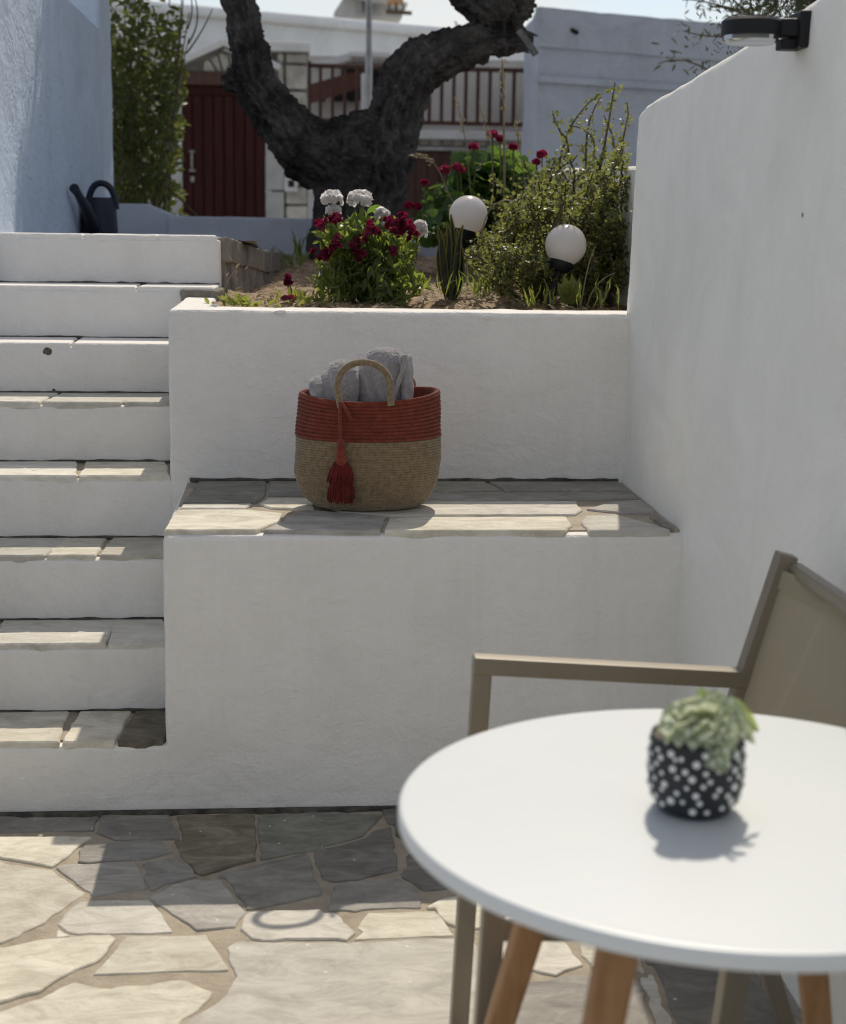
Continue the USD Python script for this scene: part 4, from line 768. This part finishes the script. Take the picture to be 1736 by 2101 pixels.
# weeds and dry grasses
def clump(name, label, u, v_, y, n, L, W, mat, spread=.03, up=1.6, cat='weed'):
    b = PY(u, v_, y)+rng.normal(0, 1, (n, 3))*[spread, spread, .004]; d = np.c_[rng.normal(0, .6, (n, 2)), np.full(n, up)]
    t_ = thing(name, label, cat, PY(u, v_, y))
    put('foliage', leaves(b, d, rdir(n), L*rng.uniform(.6, 1.2, n), W), mat, t_)
clump('weed', 'lime-green weed in the left corner of the bed by the cement edging', 478, 628, 4.85, 22, .05, .014, L_LIME, .03, .7)
clump('weed', 'flat lime-green leaf rosette just right of the corner weed', 505, 628, 4.8, 12, .045, .016, L_LIME, .02, .3)
clump('weed', 'sparse yellow-green weed at the left foot of the crimson flower bush', 632, 622, 5.0, 34, .05, .012, L_LIME, .05, .8)
clump('weed', 'small yellow-green weed at the right foot of the crimson flower bush', 862, 590, 5.2, 30, .05, .012, L_LIME, .05, .8)
clump('weed', 'shaded dark weed where the soil meets the low wall', 570, 548, 7.2, 30, .10, .014, L_FLOW, .08, 1.2)
clump('weed', 'thin upright weed against the low wall left of the crimson bush', 615, 532, 8.4, 10, .14, .012, L_FLOW, .015, 2.5)
clump('grass_tuft', 'tuft of thin green blades between the sword plant and the spiny bush', 985, 610, 5.0, 36, .10, .006, L_FLOW, .05, 1.8, 'grass')
clump('grass_tuft', 'green grass blades at the right corner of the bed', 1235, 635, 4.75, 10, .11, .008, L_LIME, .03, 1.8, 'grass')
clump('grass_tuft', 'short grass blades at the foot of the right globe lamp', 1105, 632, 4.8, 16, .08, .008, L_LIME, .04, 1.6, 'grass')
def stalk(label, pts, y, head, r=.0025, name='dry_grass_stalk'):
    t_ = thing(name, label, 'grass', PY(*pts[0], y)); c = curve([PY(u, v_, y) for u, v_ in pts], 14)
    put('stalk', tube(c, np.linspace(r, r*.6, 14), 5), STRAW, t_)
    if head:
        m = head; i0 = rng.integers(9, 14, m); p = c[i0]+rng.normal(0, .006, (m, 3))
        put('seed_head', leaves(p, rng.normal(size=(m, 3))*.5+(c[-1]-c[-4])*30, rdir(m), .016, .006), STRAW, t_)
stalk('tall dry seed stalk rising in front of the balcony railing', [(1034, 440), (1035, 330), (1033, 220), (1031, 128)], 6.3, 70, .006)
stalk('feathery dry grass head against the balcony, left of the tall stalk', [(968, 420), (960, 330), (950, 260), (935, 205)], 6.6, 46)
stalk('nodding dry grass head in front of the low brown door', [(935, 420), (905, 360), (880, 325), (850, 318)], 6.5, 40)
stalk('bare curved straw reaching over the left globe lamp', [(990, 500), (1000, 440), (1015, 420), (1060, 415)], 5.3, 0)
stalk('thin dry stalk with one bud by the cement edging', [(462, 628), (462, 590), (478, 560), (490, 545)], 4.9, 6)
stalk('pale straw stalk beside the right globe lamp', [(1190, 632), (1200, 580), (1212, 530), (1222, 505)], 4.8, 0)
stalk('fine pale grass head in front of the grey house', [(1080, 420), (1075, 360), (1066, 300), (1060, 255)], 6.6, 40)
stalk('fine drooping grass head right of the tall stalk', [(1010, 420), (1006, 300), (995, 250), (985, 220)], 6.6, 40)
stalk('brown forked twig sticking up from the soil near the right lamp', [(1205, 632), (1215, 600), (1235, 575), (1262, 560)], 4.8, 0)

# globe lamps
def globe(u, v_, y, r, foot, label):
    c = PY(u, v_, y); fz = PY(*foot, y-.02)
    t_ = thing('globe_lamp', label, 'garden lamp', fz, 'globe lamps in the flower bed')
    s = trimesh.creation.icosphere(4, r); put('globe', (np.array(s.vertices)+c, s.faces), GLOBE, t_, smooth=True)
    ax = (c-fz)/np.linalg.norm(c-fz)
    put('collar', tube([c-ax*r*1.32, c-ax*r*1.28, c-ax*r*.98, c-ax*r*.80], [r*.30, r*.42, r*.62, r*.60], 20), BLACK, t_, smooth=50)
    put('stake', tube([fz-ax*.05, c-ax*r*1.25], [.008, .012], 10), BLACK, t_, smooth=50)
globe(961, 441, 5.45, 38*5.6/F, (922, 612), 'white globe lamp half hidden behind a leafy twig, left of the pair')
globe(1161, 503, 4.95, 41*5.1/F, (1122, 640), 'unobstructed white globe lamp on a tilted black stake, right of the pair')

# olive twigs and conifer beyond the right wall
ov = thing('olive_tree', 'sparse grey-leaved olive branches showing above the right wall', 'tree', (3.2, 9.5, 1.1))
put('trunk', tube(curve([(3.3, 9.6, .9), (3.25, 9.5, 1.8), (3.1, 9.5, 2.6), (3.0, 9.5, 3.3)], 10), np.linspace(.11, .05, 10), 10), BARK, ov, smooth=60)
lp = []
for pts in ([(1600, -60), (1540, 20), (1480, 12), (1400, 0)], [(1600, -20), (1550, 35), (1500, 20), (1450, 18)], [(1580, 60), (1540, 30), (1500, -5), (1470, -40)], [(1620, 110), (1560, 80), (1500, 75), (1400, 62)], [(1640, 190), (1480, 160), (1420, 128), (1350, 130)], [(1560, 60), (1545, 25), (1540, 0), (1530, -40)], [(1580, 40), (1590, 0), (1560, -20), (1540, -60)]):
    c = curve([PY(u, v_, 9.4) for u, v_ in pts], 12); put('branch', tube(c, np.linspace(.012, .003, 12), 5), TWIG, ov)
    m = 42; i0 = rng.integers(3, 12, m); lp.append(c[i0]+rng.normal(0, .045, (m, 3)))
put('branch', tube(curve([(3.0, 9.5, 3.2), PY(1640, 60, 9.4), PY(1580, 40, 9.4)], 8), .02, 6), TWIG, ov)
cr = np.array([3.2, 9.6, 3.7])+rdir(1500)*(.9*rng.random((1500, 1))**.5)
lp = np.vstack(lp+[cr]); n = len(lp)
put('crown', leaves(lp, rdir(n), rdir(n), rng.uniform(.05, .08, n), rng.uniform(.010, .016, n)), L_OLIVE, ov, kind='stuff')
co = thing('conifer', 'dense dark green conifer tip just above the wall lamp', 'tree', (2.0, 5.6, .9))
put('trunk', tube([(1.85, 5.6, .9), (1.85, 5.6, 2.6)], [.05, .02], 8), BARK, co)
cc = PY(1612, -20, 5.6); m = 5200; p = cc+rng.normal(0, 1, (m, 3))*[.085, .12, .19]; p = np.vstack([p, cc+[0, 0, -.6]+rng.normal(0, 1, (m, 3))*[.12, .14, .3]]); m = len(p)
put('crown', leaves(p, rdir(m, .8), rdir(m), rng.uniform(.014, .028, m), .004), L_CON, co, kind='stuff')

# ---------------------------------------------------------------- wall lamp
LY = 3.06; XR2 = XR+.026
lc = PY(1572, 60, LY)
wl = thing('wall_lamp', 'black round wall lamp with a clear glass ring mounted on the right wall', 'lamp', (XR2, LY, lc[2]))
hr = .057; z1, z0 = lc[2]+.019, lc[2]-.014; hc = (XR2-.050-hr, LY)
put('housing', lathe([(0, z0+.006), (hr*.9, z0+.006), (hr*.93, z0), (hr, z0), (hr, z1-.006), (hr-.006, z1), (0, z1+.002)], 64, (hc[0], hc[1], 0)), BLACK, wl, smooth=40)
put('diffuser', lathe([(hr*.72, z0+.004), (hr*.95, z0+.003), (hr*.93, z0-.008), (hr*.78, z0-.014), (0, z0-.014)], 64, (hc[0], hc[1], 0)), LENS, wl, smooth=40)
put('inner_ring', lathe([(hr*.55, z0+.004), (hr*.60, z0-.010), (hr*.70, z0-.010), (hr*.70, z0+.004)], 48, (hc[0], hc[1], 0)), STEEL, wl, smooth=40)
put('neck', hull([(x, y, z) for x, hw in ((XR2-.055, .016), (XR2-.02, .024)) for y in (LY-hw, LY+hw) for z in (z0+.004, z1-.004)], .004, 8), BLACK, wl, smooth=40)
put('mounting_plate', rbox((XR2-.024, LY-.042, z0-.022), (XR2+.006, LY+.042, z1+.014), .006, 10), BLACK, wl, smooth=40)
put('latch', rbox((XR2-.052, LY-.02, z0-.024), (XR2-.02, LY+.02, z0-.004), .003, 6), BLACK, wl, smooth=40)

# ---------------------------------------------------------------- watering can
wc = PY(203, 430, 7.7); wy = 7.7; zbase = 1.27; zrim = PY(205, 405, wy)[2]; R0 = 34*wy/F
can = thing('watering_can', 'dark navy watering can in the shade at the end of the left wall', 'watering can', (wc[0], wy, zbase))
put('body', lathe([(0, zbase), (R0*1.12, zbase), (R0*1.15, zbase+.02), (R0*1.02, zrim-.06), (R0*.93, zrim-.01), (R0*.86, zrim), (R0*.82, zrim-.004), (R0*.8, zrim-.05), (0, zrim-.06)], 40, (wc[0], wy, 0)), NAVY, can, smooth=40)
hl = [PY(u, v_, wy) for u, v_ in ((178, 430), (186, 395), (200, 377), (215, 377), (228, 388), (236, 410), (238, 430))]
put('handle', tube(curve(hl, 24), .016, 10), NAVY, can, smooth=60)
put('spout', tube([PY(196, 470, wy-.05), PY(176, 425, wy-.25), PY(160, 398, wy-.42), PY(152, 386, wy-.48)], [.035, .025, .018, .022], 12), NAVY, can, smooth=60)
put('spout_brace', tube([PY(172, 412, wy-.03), PY(190, 455, wy-.09), PY(215, 480, wy-.10)], .005, 6), NAVY, can)
# ---------------------------------------------------------------- snail on the riser
sc = PY(99, 721, FR[4]-.004); sn = thing('snail', 'small brown striped snail stuck to the white riser halfway up the stairs', 'snail', sc)
a = np.linspace(0, 5.2*math.pi, 90); rr = .0018+.0080*(a/a[-1])**1.3
put('shell', tube(np.c_[sc[0]+rr*np.cos(a), sc[1]-.006-.006*(1-a/a[-1]), sc[2]+rr*np.sin(a)], .0014+.0042*(a/a[-1]), 10), SHELL, sn, smooth=60)
put('shell_core', hull([sc+[0, -.009, 0], sc+[0, -.002, 0]], .0042, 10), SHELL, sn, smooth=60)
put('foot', hull([sc+[-.006, 0, -.005], sc+[.007, 0, -.006]], .003, 8), SHELL, sn, smooth=60)
s2 = PY(111, 800, FR[4]-.003); sn2 = thing('snail', 'tiny dark snail low on the riser beneath the larger snail', 'snail', s2)
a = np.linspace(0, 4*math.pi, 40); put('shell', tube(np.c_[s2[0]+.004*a/a[-1]*np.cos(a), np.full(40, s2[1]-.002), s2[2]+.004*a/a[-1]*np.sin(a)], .0008+.0024*a/a[-1], 6), SHELL, sn2, smooth=60)

# ---------------------------------------------------------------- basket
bc = np.array([.203, 4.055, BZ+.001]); SYB = .64
bk = thing('woven_basket', 'jute basket with a rust-red top band, looped handles and a tassel, standing on the bench', 'basket', bc)
pz = np.array([0, .004, .016, .035, .06, .09, .13, .18, .23, .27, .296]); prr = np.array([.115, .135, .152, .167, .179, .187, .189, .188, .186, .1835, .182])
def coil(za, zb, seed, pitch=.0066, amp=.0036):
    rows = max(2, int(round((zb-za)/pitch))); k = 7; zz = np.linspace(za, zb, rows*k+1); nA = 260
    ph = (zz-za)/(zb-za)*rows; row = np.minimum(ph.astype(int), rows-1); bulge = np.sqrt(np.clip(1-(2*(ph-row)-1)**2, 0, 1))*amp
    A, Z = np.meshgrid(np.linspace(0, 2*math.pi, nA, endpoint=False), zz)
    sag = np.where(Z > .17, (Z-.17)/.126, 0)*(-.006*np.cos(A+math.pi/2)*1+.006*np.cos(2*A)+.004*np.cos(A))
    r = np.interp(Z, pz, prr)+bulge[:, None]+.0013*np.sin(A*95+(row[:, None] % 2)*1.6+(ph-row)[:, None]*2.2)+(meshkit.fbm(np.stack([np.cos(A)*3, np.sin(A)*3, Z*14], -1), 3, seed)-.5)*.008
    lean = np.where(Z > .1, (Z-.1)*.06, 0)
    v = np.stack([bc[0]+r*np.sign(np.cos(A))*np.abs(np.cos(A))**.92+lean*(np.cos(A) < 0)*np.abs(np.cos(A))*1.0, bc[1]+SYB*r*np.sin(A), bc[2]+Z+sag], -1)
    idx = np.arange(A.size).reshape(A.shape); i2 = np.roll(idx, -1, 1)
    f = np.vstack([np.c_[idx[:-1].ravel(), i2[:-1].ravel(), idx[1:].ravel()], np.c_[i2[:-1].ravel(), i2[1:].ravel(), idx[1:].ravel()]])
    return v.reshape(-1, 3), f, v
v, f, g1 = coil(.0, .186, 1); n0 = len(v); v = np.vstack([v, [bc]]); f = np.vstack([f, [[(j+1) % 260, j, n0] for j in range(260)]])
put('jute_body', (v, f), JUTE, bk, smooth=True)
v, f, g2 = coil(.186, .296, 1, .0102, .0062); top = g2[-1]
inn = top-(top-bc)*[.05, .05, 0]; inb = g2[0]-(g2[0]-bc)*[.05, .05, 0]; nb = len(v)
v = np.vstack([v, inn, inb]); j = np.arange(260); j2 = (j+1) % 260; r0 = nb-260
f = np.vstack([f, np.c_[r0+j, r0+j2, nb+j], np.c_[r0+j2, nb+j2, nb+j], np.c_[nb+j, nb+j2, nb+260+j], np.c_[nb+j2, nb+260+j2, nb+260+j]])
put('rust_band', (v, f), RUST, bk, smooth=True)
put('rim_binding', tube(np.vstack([top, top[:1]]), .0042, 8, False), RUST, bk, smooth=60)
def rope(c, r, n=220, twist=70):
    c = curve(c, n); rr_ = r*(1+.07*np.sin(np.arange(n)*2*math.pi*twist/n)); return tube(c, rr_, 10)
fy = bc[1]-SYB*.182-.008
put('handle', rope([PY(u, v_, fy) for u, v_ in ((699, 836), (693, 800), (697, 772), (712, 753), (735, 744), (760, 745), (782, 755), (797, 775), (801, 800), (803, 832))], .0088), JUTE, bk, smooth=60)
by_ = bc[1]+SYB*.182-.01
put('handle', rope([PY(u, v_, by_) for u, v_ in ((752, 830), (752, 800), (765, 785), (790, 776), (815, 774), (838, 775), (847, 785), (843, 800), (838, 830))], .0088), JUTE, bk, smooth=60)
ty = fy-.012
ts = put('tassel', rope([PY(u, v_, ty) for u, v_ in ((699, 825), (697, 850), (698, 880), (699, 906))], .0045, 120, 26), RUST, bk, smooth=60)
put('tassel_head', rough(m3.Manifold.batch_boolean([hull([PY(700, 906, ty), PY(700, 925, ty)], [.009, .0125], 16), hull([PY(700, 925, ty), PY(700, 945, ty)], [.0125, .0155], 16), hull([PY(700, 945, ty), PY(700, 951, ty)], [.0155, .014], 16)], m3.OpType.Add), .003, .0012, 150), RUST, ts, smooth=60)
put('loose_knot', rope([PY(u, v_, ty) for u, v_ in ((700, 826), (708, 838), (716, 852), (722, 862))], .0045, 60, 12), RUST, ts, smooth=60)
strands = []
for tier, (vt, vb, r0_, r1_, cnt, mt) in enumerate(((946, 990, .014, .034, 64, MAROON), (984, 1028, .022, .031, 74, MAROON))):
    strands = []
    for k in range(cnt):
        a = 2*math.pi*k/cnt+rng.normal(0, .08); e = rng.normal(0, .002, 3)
        p0, p1, = PY(700, vt, ty), PY(698, vb+rng.uniform(-5, 4), ty)
        o = np.array([math.cos(a), math.sin(a)*.55, 0]); q0, q1 = p0+o*r0_, p1+o*r1_*rng.uniform(.75, 1.05)+e
        strands.append(tube([q0, q0*.55+q1*.45+o*.004, q0*.2+q1*.8+o*.002, q1], [.0022, .0024, .0024, .0018], 5))
    put('fringe', join(strands), mt, ts, smooth=60, kind='stuff')
# towels stuffed in it
def towel(label, c, r, seed, pw_=2.6, lean=(0, 0), crease=0.):
    s = trimesh.creation.icosphere(6, 1.); v = np.array(s.vertices); sg = np.sign(v)
    q = sg*np.abs(v)**(2/pw_); q = q/np.maximum((np.abs(q)**pw_).sum(1, keepdims=True)**(1/pw_), 1e-9)
    v = q*np.array(r); v[:, 0] += lean[0]*v[:, 2]; v[:, 1] += lean[1]*v[:, 2]
    v = v+np.array(c); t = trimesh.Trimesh(v, s.faces, process=False); nrm = meshkit.arrays(t, True)[2]
    d = (meshkit.fbm(v*[10, 10, 7], 2, seed)-.5)*.026+(meshkit.fbm(v*150, 2, seed+3)-.5)*.0034
    w = np.sin((v[:, 0]*.9+v[:, 2]*.30)*62+3*meshkit.fbm(v*6, 2, seed+7)); d -= crease*np.clip(w-.80, 0, 1)*2
    T_ = thing('towel', label, 'towel', c)
    put('towel_body', (v+nrm*d[:, None], s.faces), TOWEL, T_, smooth=True)
    return T_
T1 = towel('large folded grey terry towel, the tallest, at the right of the basket', PY(787, 790, 4.06), (.066, .065, .100), 3, 2.25, (.04, 0), .02)
hem = curve([PY(u, v_, 3.985) for u, v_ in ((832, 728), (826, 760), (816, 790), (806, 822))], 14)
put('hem', tube(hem, .0055, 8), TOWEL, T1, smooth=60)
put('folded_edge', rough(hull([PY(839, 735, 4.03), PY(841, 815, 4.02), PY(830, 820, 4.0), PY(828, 735, 4.0)], [.010, .010, .008, .009], 12), .006, .004, 40), TOWEL, T1, smooth=60)
T2 = towel('rolled grey terry towel behind the basket handle, in the middle', PY(697, 800, 4.05), (.056, .065, .082), 9, 2.1, (.10, 0), .022)
T3 = towel('crumpled corner of a grey towel at the left rim of the basket', PY(657, 805, 4.04), (.026, .05, .042), 13, 2.2, (-.2, 0), .06)
put('folded_corner', rough(hull([PY(640, 790, 4.02), PY(650, 778, 4.03), PY(648, 812, 4.0)], [.009, .007, .013], 12), .006, .006, 40), TOWEL, T3, smooth=60)

# ---------------------------------------------------------------- chair
ch = thing('garden_chair', 'taupe metal armchair with a beige sling back behind the round table', 'chair', (.6, 2.35, 0))
yF, yN = 2.60, 2.10   # far and near side frames
for y in (yF, yN):
    far = y == yF
    x0, xf = (.332, .304) if far else (.302, .272)
    put('armrest', beam((x0-.016, y, .699), (.822, y, .667), .035, .031, r=.003), METAL, ch, smooth=40)
    put('front_leg', beam((x0, y, .685), (xf, y, .013), .029, .033, up=(1, 0, 0), r=.003), METAL, ch, smooth=40)
    put('back_post', beam((.862, y, .892), (.735, y, .43), .033, .035, up=(1, 0, 0), r=.003), METAL, ch, smooth=40)
    rl = ((.76, y-.01, .45), (.905, y-.03, .013)) if far else ((.66, y, .43), (.622, y, .013))
    put('rear_leg', beam(*rl, .030 if far else .034, .030 if far else .038, up=(1, 0, 0), r=.003), METAL, ch, smooth=40)
    put('seat_rail', beam((x0, y, .45), (.76, y, .43), .03, .034, r=.003), METAL, ch, smooth=40)
put('top_bar', beam((.874, yF-.01, .868), (.874, yN+.01, .868), .022, .022, r=.003), METAL, ch, smooth=40)
put('front_bar', beam((.332, yF, .44), (.302, yN, .44), .03, .03, r=.003), METAL, ch, smooth=40)
put('rear_bar', beam((.75, yF, .42), (.75, yN, .42), .03, .03, r=.003), METAL, ch, smooth=40)
def sheet(fn, nu=14, nv=14, th=.003):
    U, V = np.meshgrid(np.linspace(0, 1, nu), np.linspace(0, 1, nv)); P_ = np.array([fn(a, b) for a, b in zip(U.ravel(), V.ravel())])
    idx = np.arange(U.size).reshape(U.shape); f = np.vstack([np.c_[idx[:-1, :-1].ravel(), idx[:-1, 1:].ravel(), idx[1:, 1:].ravel()], np.c_[idx[:-1, :-1].ravel(), idx[1:, 1:].ravel(), idx[1:, :-1].ravel()]])
    return P_, f
put('back_sling', sheet(lambda a, b: (.742+.112*b+.045*math.sin(math.pi*a)**.8*(.5+.5*b), yF-.014-(yF-yN-.028)*a, .44+.426*b-.012*math.sin(math.pi*a)*b)), SLING, ch, smooth=True)
put('sling_hem', sheet(lambda a, b: (.742+.112*(.925+.075*b)+.045*math.sin(math.pi*a)**.8*(.5+.5*(.925+.075*b))-.003, yF-.016-(yF-yN-.032)*a, .4405+.426*(.925+.075*b)-.012*math.sin(math.pi*a)*(.925+.075*b)), 14, 3), SLING, ch, smooth=True)
put('seat_sling', sheet(lambda a, b: (.335+.41*b, yF-.014-(yF-yN-.028)*a, .457-.025*b-.02*math.sin(math.pi*a)*math.sin(math.pi*b))), SLING, ch, smooth=True)

# ---------------------------------------------------------------- table
TX, TY, TR, TZ = .524, 1.774, .394, .755
tb = thing('round_table', 'round white bistro table on splayed wooden legs in the foreground', 'table', (TX, TY, 0))
th = .021
put('tabletop', lathe([(0, TZ), (TR-.008, TZ), (TR-.003, TZ-.0012), (TR-.0006, TZ-.004), (TR, TZ-.008), (TR, TZ-th+.003), (TR-.003, TZ-th), (0, TZ-th)], 160, (TX, TY, 0)), WHITE, tb, smooth=35)
put('underframe', join([beam((TX-.16, TY-.165, TZ-th-.016), (TX+.16, TY+.165, TZ-th-.016), .05, .03), beam((TX-.16, TY+.165, TZ-th-.017), (TX+.16, TY-.165, TZ-th-.017), .05, .028)]), BLACK, tb)
for sx in (-1, 1):
    for sy in (-1, 1):
        a = np.array([TX+sx*.148, TY+sy*.17, TZ-th-.002]); b = np.array([TX+sx*.30, TY+sy*.315, .0])
        d = (b-a)/np.linalg.norm(b-a); s = np.array([1., 0, 0])-d*d[0]; s /= np.linalg.norm(s); u = np.cross(d, s)
        pts = [p+s*i*(w-.006)+u*j*(h-.006) for p, w, h in ((a, .023, .018), (b+d*-.007, .016, .014)) for i in (-1, 1) for j in (-1, 1)]
        lg = put('leg', hull(pts, .006, 10), WOOD, tb, smooth=40)
        q = a+d*.055+s*.0225; put('bolt_head', hull([q+s*.001, q+s*.006], .006, 10), STEEL, lg, smooth=40)

# ---------------------------------------------------------------- pot and plant
pc = PZ(1441, 1684, TZ+.0005)+np.array([0, .040, 0]); PS = .95
pot = thing('plant_pot', 'small charcoal pot with raised white dots on the white table', 'pot', pc)
ph_, pr_ = .100, .0605
prof = [(0, 0), (.040, 0), (.046, .003), (.053, .014), (.0585, .030), (.0605, .050), (.0602, .075), (.0592, .094), (.0578, .1), (.0555, .1), (.0545, .094), (.053, .05), (0, .045)]
pp = np.array(prof); pp *= PS; prof = [tuple(q) for q in pp]; from_z = lambda z: np.interp(z, pp[:9, 1], pp[:9, 0])
put('pot_body', lathe([(r, z+pc[2]) for r, z in prof], 72, (pc[0], pc[1], 0)), POTM, pot, smooth=40)
rg = np.random.default_rng(5); placed = []
for row in range(8):
    nz = .0165+.0098*row; cnt = 17
    for c_ in range(cnt):
        big = (c_+2*row) % 4 == 0; r = .0050 if big else (.0030, .0040, .0034)[(c_+row) % 3]
        if (c_*3+row*5) % 11 == 0 and not big: continue
        placed.append((((c_+.5*(row % 2))/cnt*2*math.pi+rg.normal(0, .045))*.059, nz*.985+rg.normal(0, .0016), r*rg.uniform(.8, 1.08)))
dome_ = lathe([(1, 0), (.92, .28), (.7, .5), (.38, .62), (0, .66)], 12)
for (s_, z, r) in placed:
    a = s_/.059; R_ = from_z(z); nv = np.array([math.cos(a), math.sin(a), 0]); tv = np.array([-math.sin(a), math.cos(a), 0])
    v = dome_[0]*r; w = pc+nv*R_+[0, 0, z]+v[:, :1]*tv+v[:, 1:2]*np.array([0, 0, 1])+(v[:, 2:]-.0002)*nv
    put('raised_dot', (w, dome_[1]), DOTM, pot, smooth=True)
pl_ = thing('potted_plant', 'silvery-veined leafy plant growing in the dotted pot', 'plant', pc+[0, 0, .09])
put('potting_soil', lathe([(0, pc[2]+.092), (.054, pc[2]+.090)], 24, (pc[0], pc[1], 0)), GRIME, pl_)
def big_leaf(base, tip, wid, mat, droop=.02, roll=0.):
    base, tip = np.array(base), np.array(tip); nU, nW = 10, 7
    mid = (base+tip)/2+[0, 0, droop]; c = curve([base, mid, tip], nU); d = tip-base; fc = np.array([0, 0, EYE])-mid; fc = fc/np.linalg.norm(fc)*.55+np.array([0, 0, .45])+rng.normal(0, .22, 3); s = np.cross(d, fc); s /= np.linalg.norm(s)+1e-9; un = np.cross(s, d); un /= np.linalg.norm(un)
    w = wid*np.sin(np.linspace(.18, math.pi-.02, nU))**.62; v = []
    for i in range(nU):
        for k in range(nW):
            e = (k/(nW-1)-.5)*2; v.append(c[i]+s*w[i]*.5*e*(1+.07*math.sin(2.6*i+1.3*e))+un*(.12*wid*abs(e)+.05*wid*math.sin(2.2*i+3*e)+rng.normal(0, .0006)))
    f = []
    for i in range(nU-1):
        for k in range(nW-1):
            a = i*nW+k; f += [[a, a+1, a+nW], [a+1, a+nW+1, a+nW]]
    return put('leaf', (np.array(v), np.array(f)), mat, pl_, smooth=True)
ZP = pc[2]+.098
LV = [((1405, 1448), -.030, .052, 1), ((1378, 1470), -.01, .040, 1), ((1352, 1492), -.02, .038, 1), ((1366, 1512), -.055, .04, 1), ((1420, 1545), -.066, .05, 1), ((1448, 1500), -.05, .04, 1), ((1492, 1588), -.070, .052, 1), ((1510, 1545), -.058, .05, 1), ((1540, 1512), -.02, .045, 1),
      ((1556, 1500), .0, .036, 2), ((1520, 1470), .03, .04, 1), ((1480, 1462), .045, .042, 2), ((1440, 1465), .03, .036, 2), ((1400, 1500), -.045, .046, 1), ((1550, 1528), -.035, .03, 1), ((1385, 1455), .03, .036, 1), ((1470, 1482), .0, .04, 2), ((1505, 1490), .01, .046, 1), ((1425, 1480), .01, .04, 1), ((1530, 1485), .035, .034, 1), ((1365, 1530), -.05, .034, 1), ((1344, 1500), -.03, .04, 1), ((1362, 1478), -.01, .046, 1), ((1392, 1538), -.062, .044, 1), ((1455, 1545), -.064, .044, 1), ((1410, 1470), -.02, .05, 1), ((1395, 1436), .0, .05, 1), ((1475, 1500), -.055, .046, 1), ((1535, 1505), -.05, .05, 1)]
for (uv, dy, wd, mt) in LV:
    tip = PY(*uv, pc[1]+dy); b = pc+np.array([(tip[0]-pc[0])*.15, (tip[1]-pc[1])*.15, .094])
    big_leaf(b, tip, wd*1.2, L_POT if mt == 1 else L_POT2, .022 if tip[2] < ZP+.01 else .012, rng.choice([-1, 1])*rng.uniform(.15, .6))
    put('leaf_stalk', tube([b-[0, 0, .006], b], .0014, 5), STEM, pl_)
